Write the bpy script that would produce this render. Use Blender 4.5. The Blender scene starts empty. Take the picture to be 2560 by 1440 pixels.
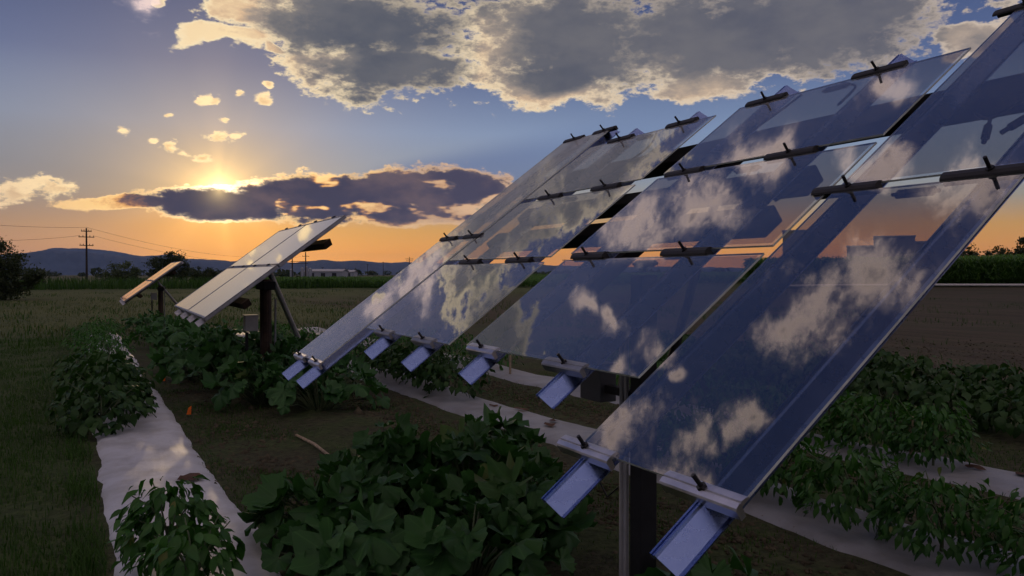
import bpy, bmesh, math, random
import numpy as np
from mathutils import Vector, Matrix, Euler

SC = bpy.context.scene
COL = SC.collection
rad = math.radians

# ------------------------------------------------------------------ camera
CAM_H = 1.65
cam_data = bpy.data.cameras.new('camera')
cam = bpy.data.objects.new('camera', cam_data)
COL.objects.link(cam)
cam_data.sensor_width = 36.0
cam_data.lens = 27.93
cam_data.clip_start = 0.05
cam_data.clip_end = 60000
cam.location = (0, 0, CAM_H)
cam.rotation_euler = (rad(90 - 0.955), 0, rad(-27.505))
SC.camera = cam

# ------------------------------------------------------------------ colour management
SC.view_settings.view_transform = 'Standard'
SC.view_settings.look = 'None'
SC.view_settings.gamma = 1.0
SC.view_settings.exposure = 0.0
SC.view_settings.use_curve_mapping = False
SC.render.engine = 'CYCLES'
SC.cycles.use_denoising = True
SC.cycles.use_adaptive_sampling = True
SC.cycles.adaptive_threshold = 0.02
SC.cycles.max_bounces = 6
SC.cycles.diffuse_bounces = 2
SC.cycles.glossy_bounces = 3
SC.cycles.transmission_bounces = 4
SC.cycles.transparent_max_bounces = 24
SC.cycles.volume_bounces = 0
SC.cycles.sample_clamp_indirect = 6.0
SC.cycles.caustics_reflective = False
SC.cycles.caustics_refractive = False

SUN_AZ, SUN_EL = 7.3, 5.65          # degrees, azimuth clockwise from +Y


def lin(r, g, b):
    def c(v):
        v /= 255.0
        return v / 12.92 if v <= 0.04045 else ((v + 0.055) / 1.055) ** 2.4
    return (c(r), c(g), c(b), 1.0)


# ------------------------------------------------------------------ tiny node language
class G:
    """wraps a node tree; values are sockets or floats"""
    def __init__(self, nt):
        self.nt = nt

    def node(self, kind, **kw):
        n = self.nt.nodes.new(kind)
        for k, v in kw.items():
            setattr(n, k, v)
        return n

    def put(self, sock, v):
        if isinstance(v, bpy.types.NodeSocket):
            self.nt.links.new(v, sock)
        elif v is not None:
            sock.default_value = v

    def m(self, op, a, b=None, c=None, clamp=False):
        n = self.node('ShaderNodeMath', operation=op, use_clamp=clamp)
        for i, v in enumerate((a, b, c)):
            self.put(n.inputs[i], v)
        return n.outputs[0]

    def add(self, a, b): return self.m('ADD', a, b)
    def sub(self, a, b): return self.m('SUBTRACT', a, b)
    def mul(self, a, b): return self.m('MULTIPLY', a, b)
    def div(self, a, b): return self.m('DIVIDE', a, b)
    def mx(self, a, b): return self.m('MAXIMUM', a, b)
    def mn(self, a, b): return self.m('MINIMUM', a, b)

    def step(self, x, a, b, lo=0.0, hi=1.0, kind='SMOOTHSTEP'):
        n = self.node('ShaderNodeMapRange', interpolation_type=kind)
        self.put(n.inputs[0], x)
        for i, v in enumerate((a, b, lo, hi)):
            self.put(n.inputs[i + 1], v)
        return n.outputs[0]

    def vec(self, x, y, z=0.0):
        n = self.node('ShaderNodeCombineXYZ')
        for i, v in enumerate((x, y, z)):
            self.put(n.inputs[i], v)
        return n.outputs[0]

    def sep(self, v):
        n = self.node('ShaderNodeSeparateXYZ')
        self.put(n.inputs[0], v)
        return n.outputs

    def vm(self, op, a, b=None, scale=None):
        n = self.node('ShaderNodeVectorMath', operation=op)
        self.put(n.inputs[0], a)
        if b is not None:
            self.put(n.inputs[1], b)
        if scale is not None:
            self.put(n.inputs[3], scale)
        return n.outputs['Value'] if op in ('LENGTH', 'DOT_PRODUCT', 'DISTANCE') else n.outputs[0]

    def noise(self, v, scale, detail=4.0, rough=0.5, lac=2.0, dist=0.0, dim='3D', color=False, w=None):
        n = self.node('ShaderNodeTexNoise', noise_dimensions=dim)
        if dim == '1D':
            self.put(n.inputs['W'], v)
        else:
            self.put(n.inputs['Vector'], v)
        for k, val in (('Scale', scale), ('Detail', detail), ('Roughness', rough), ('Lacunarity', lac), ('Distortion', dist)):
            self.put(n.inputs[k], val)
        return n.outputs['Color' if color else 'Fac']

    def mix(self, f, a, b, blend='MIX'):
        n = self.node('ShaderNodeMix', data_type='RGBA', blend_type=blend)
        n.clamp_factor = True
        self.put(n.inputs[0], f)
        self.put(n.inputs[6], a)
        self.put(n.inputs[7], b)
        return n.outputs[2]

    def ramp(self, f, stops, interp='LINEAR'):
        n = self.node('ShaderNodeValToRGB')
        cr = n.color_ramp
        cr.interpolation = interp
        while len(cr.elements) < len(stops):
            cr.elements.new(0.5)
        for e, (p, c) in zip(cr.elements, stops):
            e.position = p
            e.color = c if len(c) == 4 else (*c, 1)
        self.put(n.inputs[0], f)
        return n.outputs[0]


# ------------------------------------------------------------------ world: evening sky with clouds
def build_world():
    w = bpy.data.worlds.new('World')
    SC.world = w
    w.use_nodes = True
    nt = w.node_tree
    for n in list(nt.nodes):
        nt.nodes.remove(n)
    g = G(nt)
    out = g.node('ShaderNodeOutputWorld')
    bg = g.node('ShaderNodeBackground')
    nt.links.new(bg.outputs[0], out.inputs[0])

    sky = g.node('ShaderNodeTexSky', sky_type='NISHITA', sun_disc=False)
    sky.sun_elevation = rad(SUN_EL)
    sky.sun_rotation = rad(SUN_AZ)
    sky.altitude = 1500
    sky.dust_density = 2.0
    sky.ozone_density = 2.0

    d = g.node('ShaderNodeTexCoord').outputs['Generated']
    d = g.vm('NORMALIZE', d)
    dx, dy, dz = g.sep(d)
    el = g.mul(g.m('ARCSINE', dz), 180 / math.pi)
    az = g.mul(g.m('ARCTAN2', dx, dy), 180 / math.pi)
    sa, ca, se, ce = math.sin(rad(SUN_AZ)), math.cos(rad(SUN_AZ)), math.sin(rad(SUN_EL)), math.cos(rad(SUN_EL))
    cosang = g.vm('DOT_PRODUCT', d, (sa * ce, ca * ce, se))
    ang = g.mul(g.m('ARCCOSINE', g.mn(cosang, 0.999999)), 180 / math.pi)

    # clear air: the physical sky, compressed as the camera did, with the evening colours by height
    nis = g.vm('SCALE', sky.outputs[0], scale=0.05)
    nx, ny, nz = g.sep(nis)
    comp = [g.div(c, g.add(c, 0.75)) for c in (nx, ny, nz)]
    nis = g.vec(*comp)
    elc = g.m('POWER', g.mx(g.div(el, 90.0), 0.0), 0.5)
    def e(x): return math.sqrt(max(x, 0) / 90.0)
    grad = g.ramp(elc, [(0.0, lin(255, 156, 40)), (e(1.6), lin(252, 164, 48)), (e(3.2), lin(218, 160, 76)),
                        (e(5.0), lin(160, 152, 138)), (e(7.0), lin(142, 154, 170)), (e(10), lin(132, 152, 186)),
                        (e(14), lin(88, 106, 150)), (e(19), lin(62, 78, 124)), (e(30), lin(66, 82, 130)),
                        (e(50), lin(50, 66, 118)), (1.0, lin(44, 58, 108))])
    # away from the sun the low sky is paler and cooler
    away = g.step(ang, 25, 120)
    grad = g.mix(g.mul(away, 0.35), grad, lin(118, 120, 150))
    base = g.mix(0.12, grad, nis)

    # sun beams: the glow is broken up by the cloud edges in front of the sun
    rx = g.sub(az, SUN_AZ)
    ry = g.sub(el, SUN_EL)
    rl = g.m('SQRT', g.add(g.add(g.mul(rx, rx), g.mul(ry, ry)), 0.04))
    beam = g.noise(g.vec(g.div(rx, rl), g.div(ry, rl), 0.0), 1.9, 2.0, 0.5)
    beam = g.step(beam, 0.34, 0.66, 0.74, 1.18)
    # the low cloud throws its shadow up to the right
    phi = g.mul(g.m('ARCTAN2', ry, rx), 180 / math.pi)
    shade = g.mul(g.step(phi, 0, 4), g.step(phi, 13, 7))
    shade = g.mul(g.mul(shade, g.step(ang, 8, 14)), g.step(ang, 40, 18))
    def fall(k): return g.m('POWER', 2.718, g.mul(ang, -1.0 / k))
    glow = g.vm('SCALE', g.vec(0.16, 0.115, 0.06), scale=g.mul(fall(7.0), beam))
    glow = g.vm('ADD', glow, g.vm('SCALE', g.vec(0.62, 0.30, 0.03), scale=g.mul(fall(2.3), beam)))
    glow = g.vm('ADD', glow, g.vm('SCALE', g.vec(1.9, 1.4, 0.7), scale=fall(0.85)))
    veil = g.mul(g.step(rx, 3.0, -9.0), g.step(el, 15.0, 6.0))
    base = g.mix(g.mul(veil, 0.6), base, lin(116, 118, 128))
    base = g.mix(fall(4.4), base, g.mix(g.step(el, 2.6, 6.0), lin(246, 164, 58), lin(212, 176, 116)))
    low = g.mul(fall(13.0), g.m('POWER', 2.718, g.mul(g.mx(el, 0.0), -0.40)))
    glow = g.vm('ADD', glow, g.vm('SCALE', g.vec(1.15, 0.42, 0.0), scale=low))
    clear = g.vm('ADD', base, glow)
    clear = g.mix(g.mul(shade, 0.55), clear, lin(84, 106, 156))

    # ---------------- clouds
    P = g.vec(az, el, 0.0)
    nv = g.vm('MULTIPLY', d, (1.0, 1.0, 2.0))
    wc = g.noise(nv, 11.0, 2.0, 0.5, color=True)
    mott = g.sep(wc)[2]
    warp = g.vm('SUBTRACT', wc, (0.5, 0.5, 0.5))
    Pw = g.vm('ADD', P, g.vm('MULTIPLY', warp, (6.0, 3.2, 0.0)))

    def field(lst, src):
        L = None
        for (cx, cy, rx_, ry_, rot) in lst:
            mp = g.node('ShaderNodeMapping', vector_type='TEXTURE')
            g.put(mp.inputs[0], src)
            mp.inputs['Location'].default_value = (cx, cy, 0)
            mp.inputs['Rotation'].default_value = (0, 0, rad(rot))
            mp.inputs['Scale'].default_value = (rx_, ry_, 1)
            ln = g.vm('LENGTH', mp.outputs[0])
            L = ln if L is None else g.m('SMOOTH_MIN', L, ln, 0.15)
        return g.sub(1.0, L)

    def spots(lst, src, asp):
        src = g.vm('MULTIPLY', src, (1.0, asp, 0.0))
        L = None
        for (cx, cy, r) in lst:
            q = g.m('DIVIDE', g.vm('DISTANCE', src, (cx, cy * asp, 0)), r)
            L = q if L is None else g.m('SMOOTH_MIN', L, q, 0.15)
        return g.sub(1.0, L)

    n1 = g.noise(nv, 24.0, 7.0, 0.66)
    n2 = g.noise(nv, 46.0, 5.0, 0.58)
    # billows: rounded lobes with creases between them
    bil = g.sub(g.mul(g.m('ABSOLUTE', g.sub(n2, 0.5)), 2.0), 0.22)
    nn = g.add(g.add(g.mul(g.sub(n1, 0.5), 1.0), g.mul(bil, 0.30)), g.mul(g.sub(n2, 0.5), 0.22))
    soft = g.add(g.mul(g.sub(mott, 0.5), 1.6), g.mul(g.sub(n2, 0.5), 0.7))

    # high bank, its warm fringe towards the sun
    hi_d = g.add(field(HIGH, Pw), g.mul(nn, 1.55))
    hi_a = g.step(hi_d, -0.04, 0.18)
    hi_core = g.add(g.add(field(HIGH_CORE, Pw), g.mul(nn, 0.95)), g.mul(soft, 0.10))
    hi_t = g.step(hi_core, -0.62, 0.34, kind='LINEAR')
    near = g.step(ang, 46, 10)
    hi_c = g.ramp(hi_t, [(0.0, lin(255, 226, 178)), (0.26, lin(226, 190, 152)), (0.48, lin(160, 146, 136)), (0.72, lin(110, 110, 114)), (1.0, lin(86, 90, 102))])
    far_c = g.ramp(hi_t, [(0.0, lin(206, 186, 168)), (0.35, lin(164, 150, 142)), (0.7, lin(114, 112, 118)), (1.0, lin(90, 92, 106))])
    hi_c = g.mix(near, far_c, hi_c)
    hi_c = g.mix(g.mul(g.step(soft, -0.5, 0.5), 0.35), hi_c, g.mix(hi_t, lin(236, 204, 164), lin(140, 135, 132)))
    rim = g.mul(g.step(hi_d, 0.44, 0.06), g.step(hi_t, 0.95, 0.45, 0.25, 0.9))
    hi_c = g.mix(rim, hi_c, g.mix(near, lin(214, 196, 178), lin(255, 232, 190)))

    # scattered small puffs
    pf_m = spots(PUFF, g.vm('ADD', P, g.vm('MULTIPLY', warp, (2.6, 1.2, 0.0))), 1.9)
    pf_d = g.add(pf_m, g.mul(nn, 3.4))
    pf_a = g.step(pf_d, 0.0, 0.5)
    pf_c = g.mix(g.step(ang, 18, 4), lin(246, 212, 172), (1.35, 1.0, 0.52, 1))
    pf_c = g.mix(g.mul(g.mul(g.step(pf_m, 0.2, 0.8), g.step(n2, 0.44, 0.64)), 0.5), pf_c, g.mix(g.step(ang, 20, 4), lin(160, 138, 128), lin(220, 160, 96)))

    # clouds overhead (seen in the panels)
    ov_m = spots(OVER, g.vm('ADD', P, g.vm('MULTIPLY', warp, (9.0, 7.0, 0.0))), 1.3)
    # unseen clouds added beyond what the panels mirror, brightening and neutralising the ground light
    fill_cloud = g.step(mott, 0.36, 0.60, -0.7, 0.9)
    fill_cloud = g.add(fill_cloud, g.mx(g.step(g.m('ABSOLUTE', g.sub(az, 18.0)), 34, 58, -2.0, 0.0), g.step(el, 56, 66, -2.0, 0.0)))
    fill_cloud = g.add(fill_cloud, g.step(el, 6, 18, -2.0, 0.0))
    ov_m = g.mx(ov_m, fill_cloud)
    ov_d = g.add(ov_m, g.mul(nn, 2.1))
    ov_a = g.step(ov_d, -0.35, 1.0)
    ov_c = g.ramp(g.step(ov_d, 0.0, 1.3, kind='LINEAR'), [(0.0, (0.66, 0.54, 0.56, 1)), (0.35, (1.15, 0.87, 0.78, 1)), (0.65, (0.90, 0.68, 0.61, 1)), (1.0, (0.48, 0.38, 0.39, 1))])

    # low bank that hides the sun
    Pl = g.vm('ADD', P, g.vm('MULTIPLY', warp, (2.4, 1.2, 0.0)))
    lo_d = g.add(field(LOW, Pl), g.mul(nn, 1.15))
    lo_a = g.step(lo_d, -0.04, 0.15)
    rent = g.noise(g.vm('MULTIPLY', d, (1.0, 1.0, 3.0)), 15.0, 3.0, 0.55)
    rent = g.mul(g.step(rent, 0.50, 0.68), g.step(rx, -1.0, 4.0))
    lo_core = g.sub(g.add(field(LOW_CORE, Pl), g.mul(nn, 1.15)), g.mul(rent, 0.95))
    lo_t = g.step(lo_core, -0.42, 0.26, kind='LINEAR')
    lo_hot = g.ramp(lo_t, [(0.0, (1.15, 0.72, 0.26, 1)), (0.34, lin(236, 168, 96)), (0.52, lin(150, 108, 88)), (0.70, lin(92, 80, 88)), (1.0, lin(70, 66, 84))])
    lo_cool = g.ramp(lo_t, [(0.0, lin(226, 184, 146)), (0.34, lin(206, 162, 124)), (0.55, lin(138, 112, 106)), (0.75, lin(92, 84, 96)), (1.0, lin(74, 70, 90))])
    lo_c = g.mix(g.step(ang, 17, 4), lo_cool, lo_hot)
    lo_c = g.mix(g.mul(g.step(soft, -0.1, 0.55), 0.55), lo_c, lin(136, 112, 108))
    lo_rim = g.step(lo_d, 0.26, 0.05)
    lo_c = g.mix(g.mul(lo_rim, 0.85), lo_c, g.mix(g.step(ang, 17, 4), lin(232, 190, 150), (1.25, 0.78, 0.30, 1)))
    lo_c = g.vm('ADD', lo_c, g.vm('SCALE', g.vec(4.2, 3.3, 1.9), scale=g.mul(fall(1.6), g.step(lo_d, 0.34, 0.05))))
    lo_c = g.vm('ADD', lo_c, g.vm('SCALE', g.vec(2.6, 1.9, 0.9), scale=g.mul(fall(2.2), g.step(lo_t, 0.55, 0.1))))

    c = g.mix(hi_a, clear, hi_c)
    c = g.mix(ov_a, c, ov_c)
    c = g.mix(g.mul(pf_a, 0.92), c, pf_c)
    c = g.mix(lo_a, c, lo_c)
    # the strongest glare scatters in front of everything near the disc
    c = g.vm('ADD', c, g.vm('SCALE', g.vec(0.9, 0.62, 0.24), scale=fall(0.55)))
    nt.links.new(c, bg.inputs[0])
    bg.inputs[1].default_value = 1.0
    w.cycles.sampling_method = 'NONE'


# small ones as (azimuth, elevation, radius); the large masses as (azimuth, elevation, half width, half height, turn), all in degrees
HIGH = [(16.2, 17.4, 9.15, 2.69, 0), (8.4, 15.5, 3.86, 0.82, 6), (9, 17.7, 2.59, 1.23, 0), (18.1, 14.2, 7.02, 2.42, 0), (30.9, 16.1, 9.48, 4.03, 0), (31.5, 13.3, 5.17, 1.73, 0), (42.1, 15.9, 11.34, 3.63, 0), (41, 13, 3.54, 1.68, 0), (49.3, 16.5, 8.19, 3.48, -6), (11.6, 15.2, 1.07, 0.28, 0), (4.5, 17.4, 0.85, 0.48, 0), (57.7, 14.4, 1.94, 1.12, 30), (34, 24, 26, 6, 0), (13, 23, 9, 4.5, 0), (20, 29, 8, 4, 20), (3, 26, 5, 3, 0)]
HIGH_CORE = [(18.1, 17.2, 6.74, 2.42, 0), (19.5, 14, 5.09, 1.86, 0), (33.5, 16.3, 6.56, 3.21, 0), (31.5, 14, 2.58, 1.29, 0), (43.4, 16.5, 11.19, 3.19, 0), (48.6, 16.3, 8.28, 3.23, -6), (34, 24, 26, 6, 0), (15, 24.5, 8, 4, 0), (21, 29, 7, 3.5, 20), (4, 26.4, 4.6, 2.8, 0)]
PUFF = [(6.5, 11.7, 0.93), (8.1, 12.2, 0.62), (9.8, 11.9, 1.04), (6.9, 9.1, 0.93), (8.1, 9.1, 0.93), (4.2, 8.3, 0.93), (5, 8, 0.68), (6.1, 7.8, 0.88), (4.5, 10.5, 0.42), (7.3, 10.3, 0.42), (1.3, 9.5, 0.62), (3.2, 8.8, 0.42), (10.2, 12.9, 0.52), (-4, 5.1, 2.08), (-2.3, 5.3, 1.82), (-1.2, 5.5, 1.04)]
OVER = [(3.8, 17.8, 2), (5.5, 20.5, 2.2), (7.3, 31.8, 1.2), (7.6, 33.4, 1.2), (6.3, 37.6, 1.9), (3.4, 35.4, 1.3), (16, 34, 3.4), (19, 37, 3.6), (25.5, 39.4, 2.4), (35, 43, 2), (29, 46, 1.6), (15, 47.5, 4), (19, 50.2, 4.4), (11.7, 46, 3), (-1.4, 42.2, 2), (0.6, 45, 2), (-1.8, 37, 3), (-6, 41.5, 3.4), (3.5, 39, 1.2), (31, 52, 4)]
LOW = [(7.6, 4.7, 6.12, 1.25, 0), (2, 4.6, 4.46, 0.57, 4), (14.5, 5.4, 7.94, 1.85, 0), (20.3, 5.9, 7.67, 1.89, 0), (20.6, 4.3, 7.39, 0.92, 0), (24.6, 6.4, 4.03, 1.27, 0)]
LOW_CORE = [(8.4, 4.7, 6.44, 1.04, 0), (15, 5.6, 7.29, 1.46, 3), (20.3, 5.9, 6.82, 1.66, 0), (14.5, 4.5, 9.58, 0.79, 0), (21.2, 4.4, 6.98, 0.72, 0), (24.3, 6.4, 3.59, 1.09, 0)]
build_world()

sun_data = bpy.data.lights.new('sun', 'SUN')
sun_data.energy = 0.18
sun_data.angle = rad(0.6)
sun_data.color = (1.0, 0.72, 0.42)
sun = bpy.data.objects.new('sun', sun_data)
COL.objects.link(sun)
sun.rotation_euler = (rad(90 - SUN_EL), 0, rad(180 - SUN_AZ))


# ------------------------------------------------------------------ mesh helpers
rng = random.Random(7)
nrng = np.random.default_rng(11)


class MB:
    """collects faces; build() links them as one mesh object"""
    def __init__(self):
        self.v, self.f, self.mi = [], [], []

    def face(self, pts, mi=0):
        b = len(self.v)
        self.v += [tuple(p) for p in pts]
        self.f.append(tuple(range(b, b + len(pts))))
        self.mi.append(mi)

    def grid(self, rows, mi=0, closed=False):
        """rows: list of equal-length point lists"""
        b = len(self.v)
        n = len(rows[0])
        for r in rows:
            self.v += [tuple(p) for p in r]
        for i in range(len(rows) - 1):
            for j in range(n if closed else n - 1):
                k = (j + 1) % n
                self.f.append((b + i * n + j, b + i * n + k, b + (i + 1) * n + k, b + (i + 1) * n + j))
                self.mi.append(mi)

    def box(self, lo, hi, mi=0, M=None):
        x0, y0, z0 = lo
        x1, y1, z1 = hi
        p = [(x0, y0, z0), (x1, y0, z0), (x1, y1, z0), (x0, y1, z0), (x0, y0, z1), (x1, y0, z1), (x1, y1, z1), (x0, y1, z1)]
        if M is not None:
            p = [tuple(M @ Vector(q)) for q in p]
        b = len(self.v)
        self.v += p
        for q in ((3, 2, 1, 0), (4, 5, 6, 7), (0, 1, 5, 4), (1, 2, 6, 5), (2, 3, 7, 6), (3, 0, 4, 7)):
            self.f.append(tuple(b + i for i in q))
            self.mi.append(mi)

    def tube(self, pts, r, n=8, mi=0, caps=True):
        pts = [Vector(p) for p in pts]
        rs = r if isinstance(r, (list, tuple)) else [r] * len(pts)
        rows = []
        up = None
        for i, p in enumerate(pts):
            t = (pts[min(i + 1, len(pts) - 1)] - pts[max(i - 1, 0)]).normalized()
            if up is None:
                up = Vector((0, 0, 1)) if abs(t.z) < 0.9 else Vector((1, 0, 0))
            a = t.cross(up).normalized()
            b = a.cross(t).normalized()
            up = b
            rows.append([p + (a * math.cos(2 * math.pi * k / n) + b * math.sin(2 * math.pi * k / n)) * rs[i] for k in range(n)])
        b0 = len(self.v)
        self.grid(rows, mi, closed=True)
        if caps:
            self.f.append(tuple(b0 + k for k in range(n)))
            self.mi.append(mi)
            e = b0 + (len(rows) - 1) * n
            self.f.append(tuple(e + n - 1 - k for k in range(n)))
            self.mi.append(mi)

    def prism(self, prof, z0, z1, mi=0, M=None):
        """closed 2D outline extruded along local y from z0 to z1: points (x, t, z)"""
        M = M or Matrix()
        a = [tuple(M @ Vector((x, z0, z))) for x, z in prof]
        c = [tuple(M @ Vector((x, z1, z))) for x, z in prof]
        n = len(prof)
        b = len(self.v)
        self.v += a + c
        for i in range(n):
            j = (i + 1) % n
            self.f.append((b + i, b + j, b + n + j, b + n + i))
            self.mi.append(mi)
        self.f.append(tuple(b + n - 1 - i for i in range(n)))
        self.f.append(tuple(b + n + i for i in range(n)))
        self.mi += [mi, mi]

    def mesh(self, name, mats, smooth=False):
        me = bpy.data.meshes.new(name)
        me.from_pydata(self.v, [], self.f)
        if not isinstance(mats, (list, tuple)):
            mats = [mats]
        for m in mats:
            me.materials.append(m)
        if len(mats) > 1:
            me.polygons.foreach_set('material_index', self.mi)
        if smooth:
            me.polygons.foreach_set('use_smooth', [True] * len(me.polygons))
        me.update()
        return me

    def build(self, name, mats, parent=None, smooth=False, bevel=0.0):
        o = bpy.data.objects.new(name, self.mesh(name, mats, smooth))
        COL.objects.link(o)
        if parent is not None:
            o.parent = parent
        if bevel:
            b = o.modifiers.new('bevel', 'BEVEL')
            b.width = bevel
            b.segments = 2
            b.limit_method = 'ANGLE'
        return o


def link(name, me, parent=None, loc=(0, 0, 0), rot=None, scale=None, M=None):
    o = bpy.data.objects.new(name, me)
    COL.objects.link(o)
    if parent is not None:
        o.parent = parent
    if M is not None:
        o.matrix_local = M
    else:
        o.location = loc
        if rot is not None:
            o.rotation_euler = rot
        if scale is not None:
            o.scale = scale if isinstance(scale, (tuple, list)) else (scale,) * 3
    return o


def tag(o, label=None, cat=None, group=None, kind=None):
    for k, v in (('label', label), ('category', cat), ('group', group), ('kind', kind)):
        if v:
            o[k] = v
    return o


def thing(name, label, cat, loc=(0, 0, 0), rotz=0.0, group=None):
    o = bpy.data.objects.new(name, None)
    COL.objects.link(o)
    o.location = loc
    o.rotation_euler = (0, 0, rotz)
    o.empty_display_size = 0.2
    return tag(o, label, cat, group)


def fast_mesh(name, V, F, mats, smooth=False):
    """V (n,3) array, F (m,k) int array of equal-sided faces"""
    me = bpy.data.meshes.new(name)
    k = F.shape[1]
    me.vertices.add(len(V))
    me.vertices.foreach_set('co', np.ascontiguousarray(V, np.float32).ravel())
    me.loops.add(F.size)
    me.loops.foreach_set('vertex_index', np.ascontiguousarray(F, np.int32).ravel())
    me.polygons.add(len(F))
    me.polygons.foreach_set('loop_start', np.arange(0, F.size, k, dtype=np.int32))
    me.polygons.foreach_set('loop_total', np.full(len(F), k, np.int32))
    if smooth:
        me.polygons.foreach_set('use_smooth', np.ones(len(F), bool))
    me.materials.append(mats)
    me.update(calc_edges=True)
    me.validate()
    return me


# ------------------------------------------------------------------ materials
def new_mat(name):
    m = bpy.data.materials.new(name)
    m.use_nodes = True
    nt = m.node_tree
    g = G(nt)
    p = nt.nodes['Principled BSDF']
    return m, g, p


def simple(name, col, rough=0.6, metal=0.0, spec=0.5, var=0.15, scale=8.0, bump=0.0, bscale=60.0):
    m, g, p = new_mat(name)
    tc = g.node('ShaderNodeTexCoord').outputs['Object']
    n = g.noise(tc, scale, 5, 0.6)
    c = (*col, 1.0)
    lo = tuple(max(0, v * (1 - var)) for v in col) + (1,)
    hi = tuple(v * (1 + var) for v in col) + (1,)
    g.put(p.inputs['Base Color'], g.mix(g.step(n, 0.3, 0.7), lo, hi))
    g.put(p.inputs['Roughness'], g.step(n, 0.2, 0.8, max(0, rough - 0.08), min(1, rough + 0.08)))
    p.inputs['Metallic'].default_value = metal
    p.inputs['Specular IOR Level'].default_value = spec
    if bump:
        b = g.node('ShaderNodeBump')
        b.inputs['Strength'].default_value = bump
        b.inputs['Distance'].default_value = 0.01
        g.put(b.inputs['Height'], g.noise(tc, bscale, 5, 0.6))
        g.put(p.inputs['Normal'], b.outputs[0])
    return m


def leaf_mat(name, dark, light, rough=0.45, trans=0.18, veins=0.0, spec=0.5, tcol=None, old=0.0):
    m, g, p = new_mat(name)
    nt = m.node_tree
    oi = g.node('ShaderNodeObjectInfo').outputs['Random']
    tc = g.node('ShaderNodeTexCoord').outputs['Object']
    geo = g.node('ShaderNodeNewGeometry')
    isl = geo.outputs['Random Per Island']
    f = g.m('FRACT', g.add(oi, isl))
    n = g.noise(tc, 9.0, 4, 0.6)
    pos = geo.outputs['Position']
    patch = g.noise(pos, 0.9, 3, 0.6)
    col = g.mix(g.add(g.add(g.mul(f, 0.5), g.mul(n, 0.25)), g.mul(g.step(patch, 0.35, 0.65), 0.3)), (*dark, 1), (*light, 1))
    if old:
        col = g.mix(g.step(f, 1.0 - old, 1.0 - old + 0.02, 0, 0.8), col, (0.14, 0.12, 0.03, 1))
    if veins:
        x, y, z = g.sep(tc)
        a = g.m('ARCTAN2', x, y)
        fan = g.m('ABSOLUTE', g.m('SINE', g.mul(a, 2.5)))
        vn = g.step(fan, 0.0, 0.12, 1.0, 0.0)
        col = g.mix(g.mul(vn, veins), col, (light[0] * 1.6, light[1] * 1.5, light[2] * 1.5, 1))
    g.put(p.inputs['Base Color'], col)
    g.put(p.inputs['Roughness'], g.step(n, 0.3, 0.7, rough - 0.07, rough + 0.1))
    p.inputs['Specular IOR Level'].default_value = spec
    tr = g.node('ShaderNodeBsdfTranslucent')
    g.put(tr.inputs[0], (*(tcol or (light[0] * 1.3, light[1] * 1.7, light[2] * 0.6)), 1))
    mx = g.node('ShaderNodeMixShader')
    mx.inputs[0].default_value = trans
    nt.links.new(p.outputs[0], mx.inputs[1])
    nt.links.new(tr.outputs[0], mx.inputs[2])
    nt.links.new(mx.outputs[0], nt.nodes['Material Output'].inputs[0])
    return m


def glass_panel_mat(name, tint, ior=1.7):
    """thin laminated glass: see-through film with a mirror-like face"""
    m, g, p = new_mat(name)
    nt = m.node_tree
    nt.nodes.remove(p)
    tc = g.node('ShaderNodeTexCoord').outputs['Object']
    fr = g.node('ShaderNodeFresnel')
    fr.inputs[0].default_value = ior
    tr = g.node('ShaderNodeBsdfTransparent')
    dirt = g.noise(tc, 3.0, 5, 0.65)
    one = g.step(g.node('ShaderNodeObjectInfo').outputs['Random'], 0.0, 1.0, 0.86, 1.08, 'LINEAR')
    film = g.mix(g.step(dirt, 0.35, 0.7), tuple(v * 0.94 for v in tint) + (1,), tint + (1,))
    g.put(tr.inputs[0], g.vm('SCALE', film, scale=one))
    gl = g.node('ShaderNodeBsdfGlossy')
    gl.inputs['Color'].default_value = (0.96, 0.98, 1.0, 1)
    gl.inputs['Roughness'].default_value = 0.012
    # panes are never perfectly flat: a very faint long wave in the mirror
    b = g.node('ShaderNodeBump')
    b.inputs['Strength'].default_value = 0.05
    b.inputs['Distance'].default_value = 0.02
    g.put(b.inputs['Height'], g.noise(tc, 1.6, 1, 0.5))
    g.put(gl.inputs['Normal'], b.outputs[0])
    mx = g.node('ShaderNodeMixShader')
    # both faces of the pane throw light back
    g.put(mx.inputs[0], g.div(g.mul(fr.outputs[0], 2.0), g.add(fr.outputs[0], 1.0)))
    nt.links.new(tr.outputs[0], mx.inputs[1])
    nt.links.new(gl.outputs[0], mx.inputs[2])
    # a little dust on the face
    df = g.node('ShaderNodeBsdfDiffuse')
    df.inputs[0].default_value = (0.56, 0.57, 0.60, 1)
    sp = g.noise(tc, 130.0, 2, 0.6)
    # the dust film looks thicker the flatter one looks across it
    inc = g.node('ShaderNodeNewGeometry')
    cosv = g.mx(g.m('ABSOLUTE', g.vm('DOT_PRODUCT', inc.outputs['Normal'], inc.outputs['Incoming'])), 0.04)
    dust = g.mn(g.div(g.step(dirt, 0.40, 0.8, 0.0018, 0.0036), g.m('POWER', cosv, 3.0)), 0.42)
    dust = g.add(dust, g.step(sp, 0.70, 0.76, 0, 0.05))
    m2 = g.node('ShaderNodeMixShader')
    g.put(m2.inputs[0], dust)
    nt.links.new(mx.outputs[0], m2.inputs[1])
    nt.links.new(df.outputs[0], m2.inputs[2])
    nt.links.new(m2.outputs[0], nt.nodes['Material Output'].inputs[0])
    return m


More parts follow.
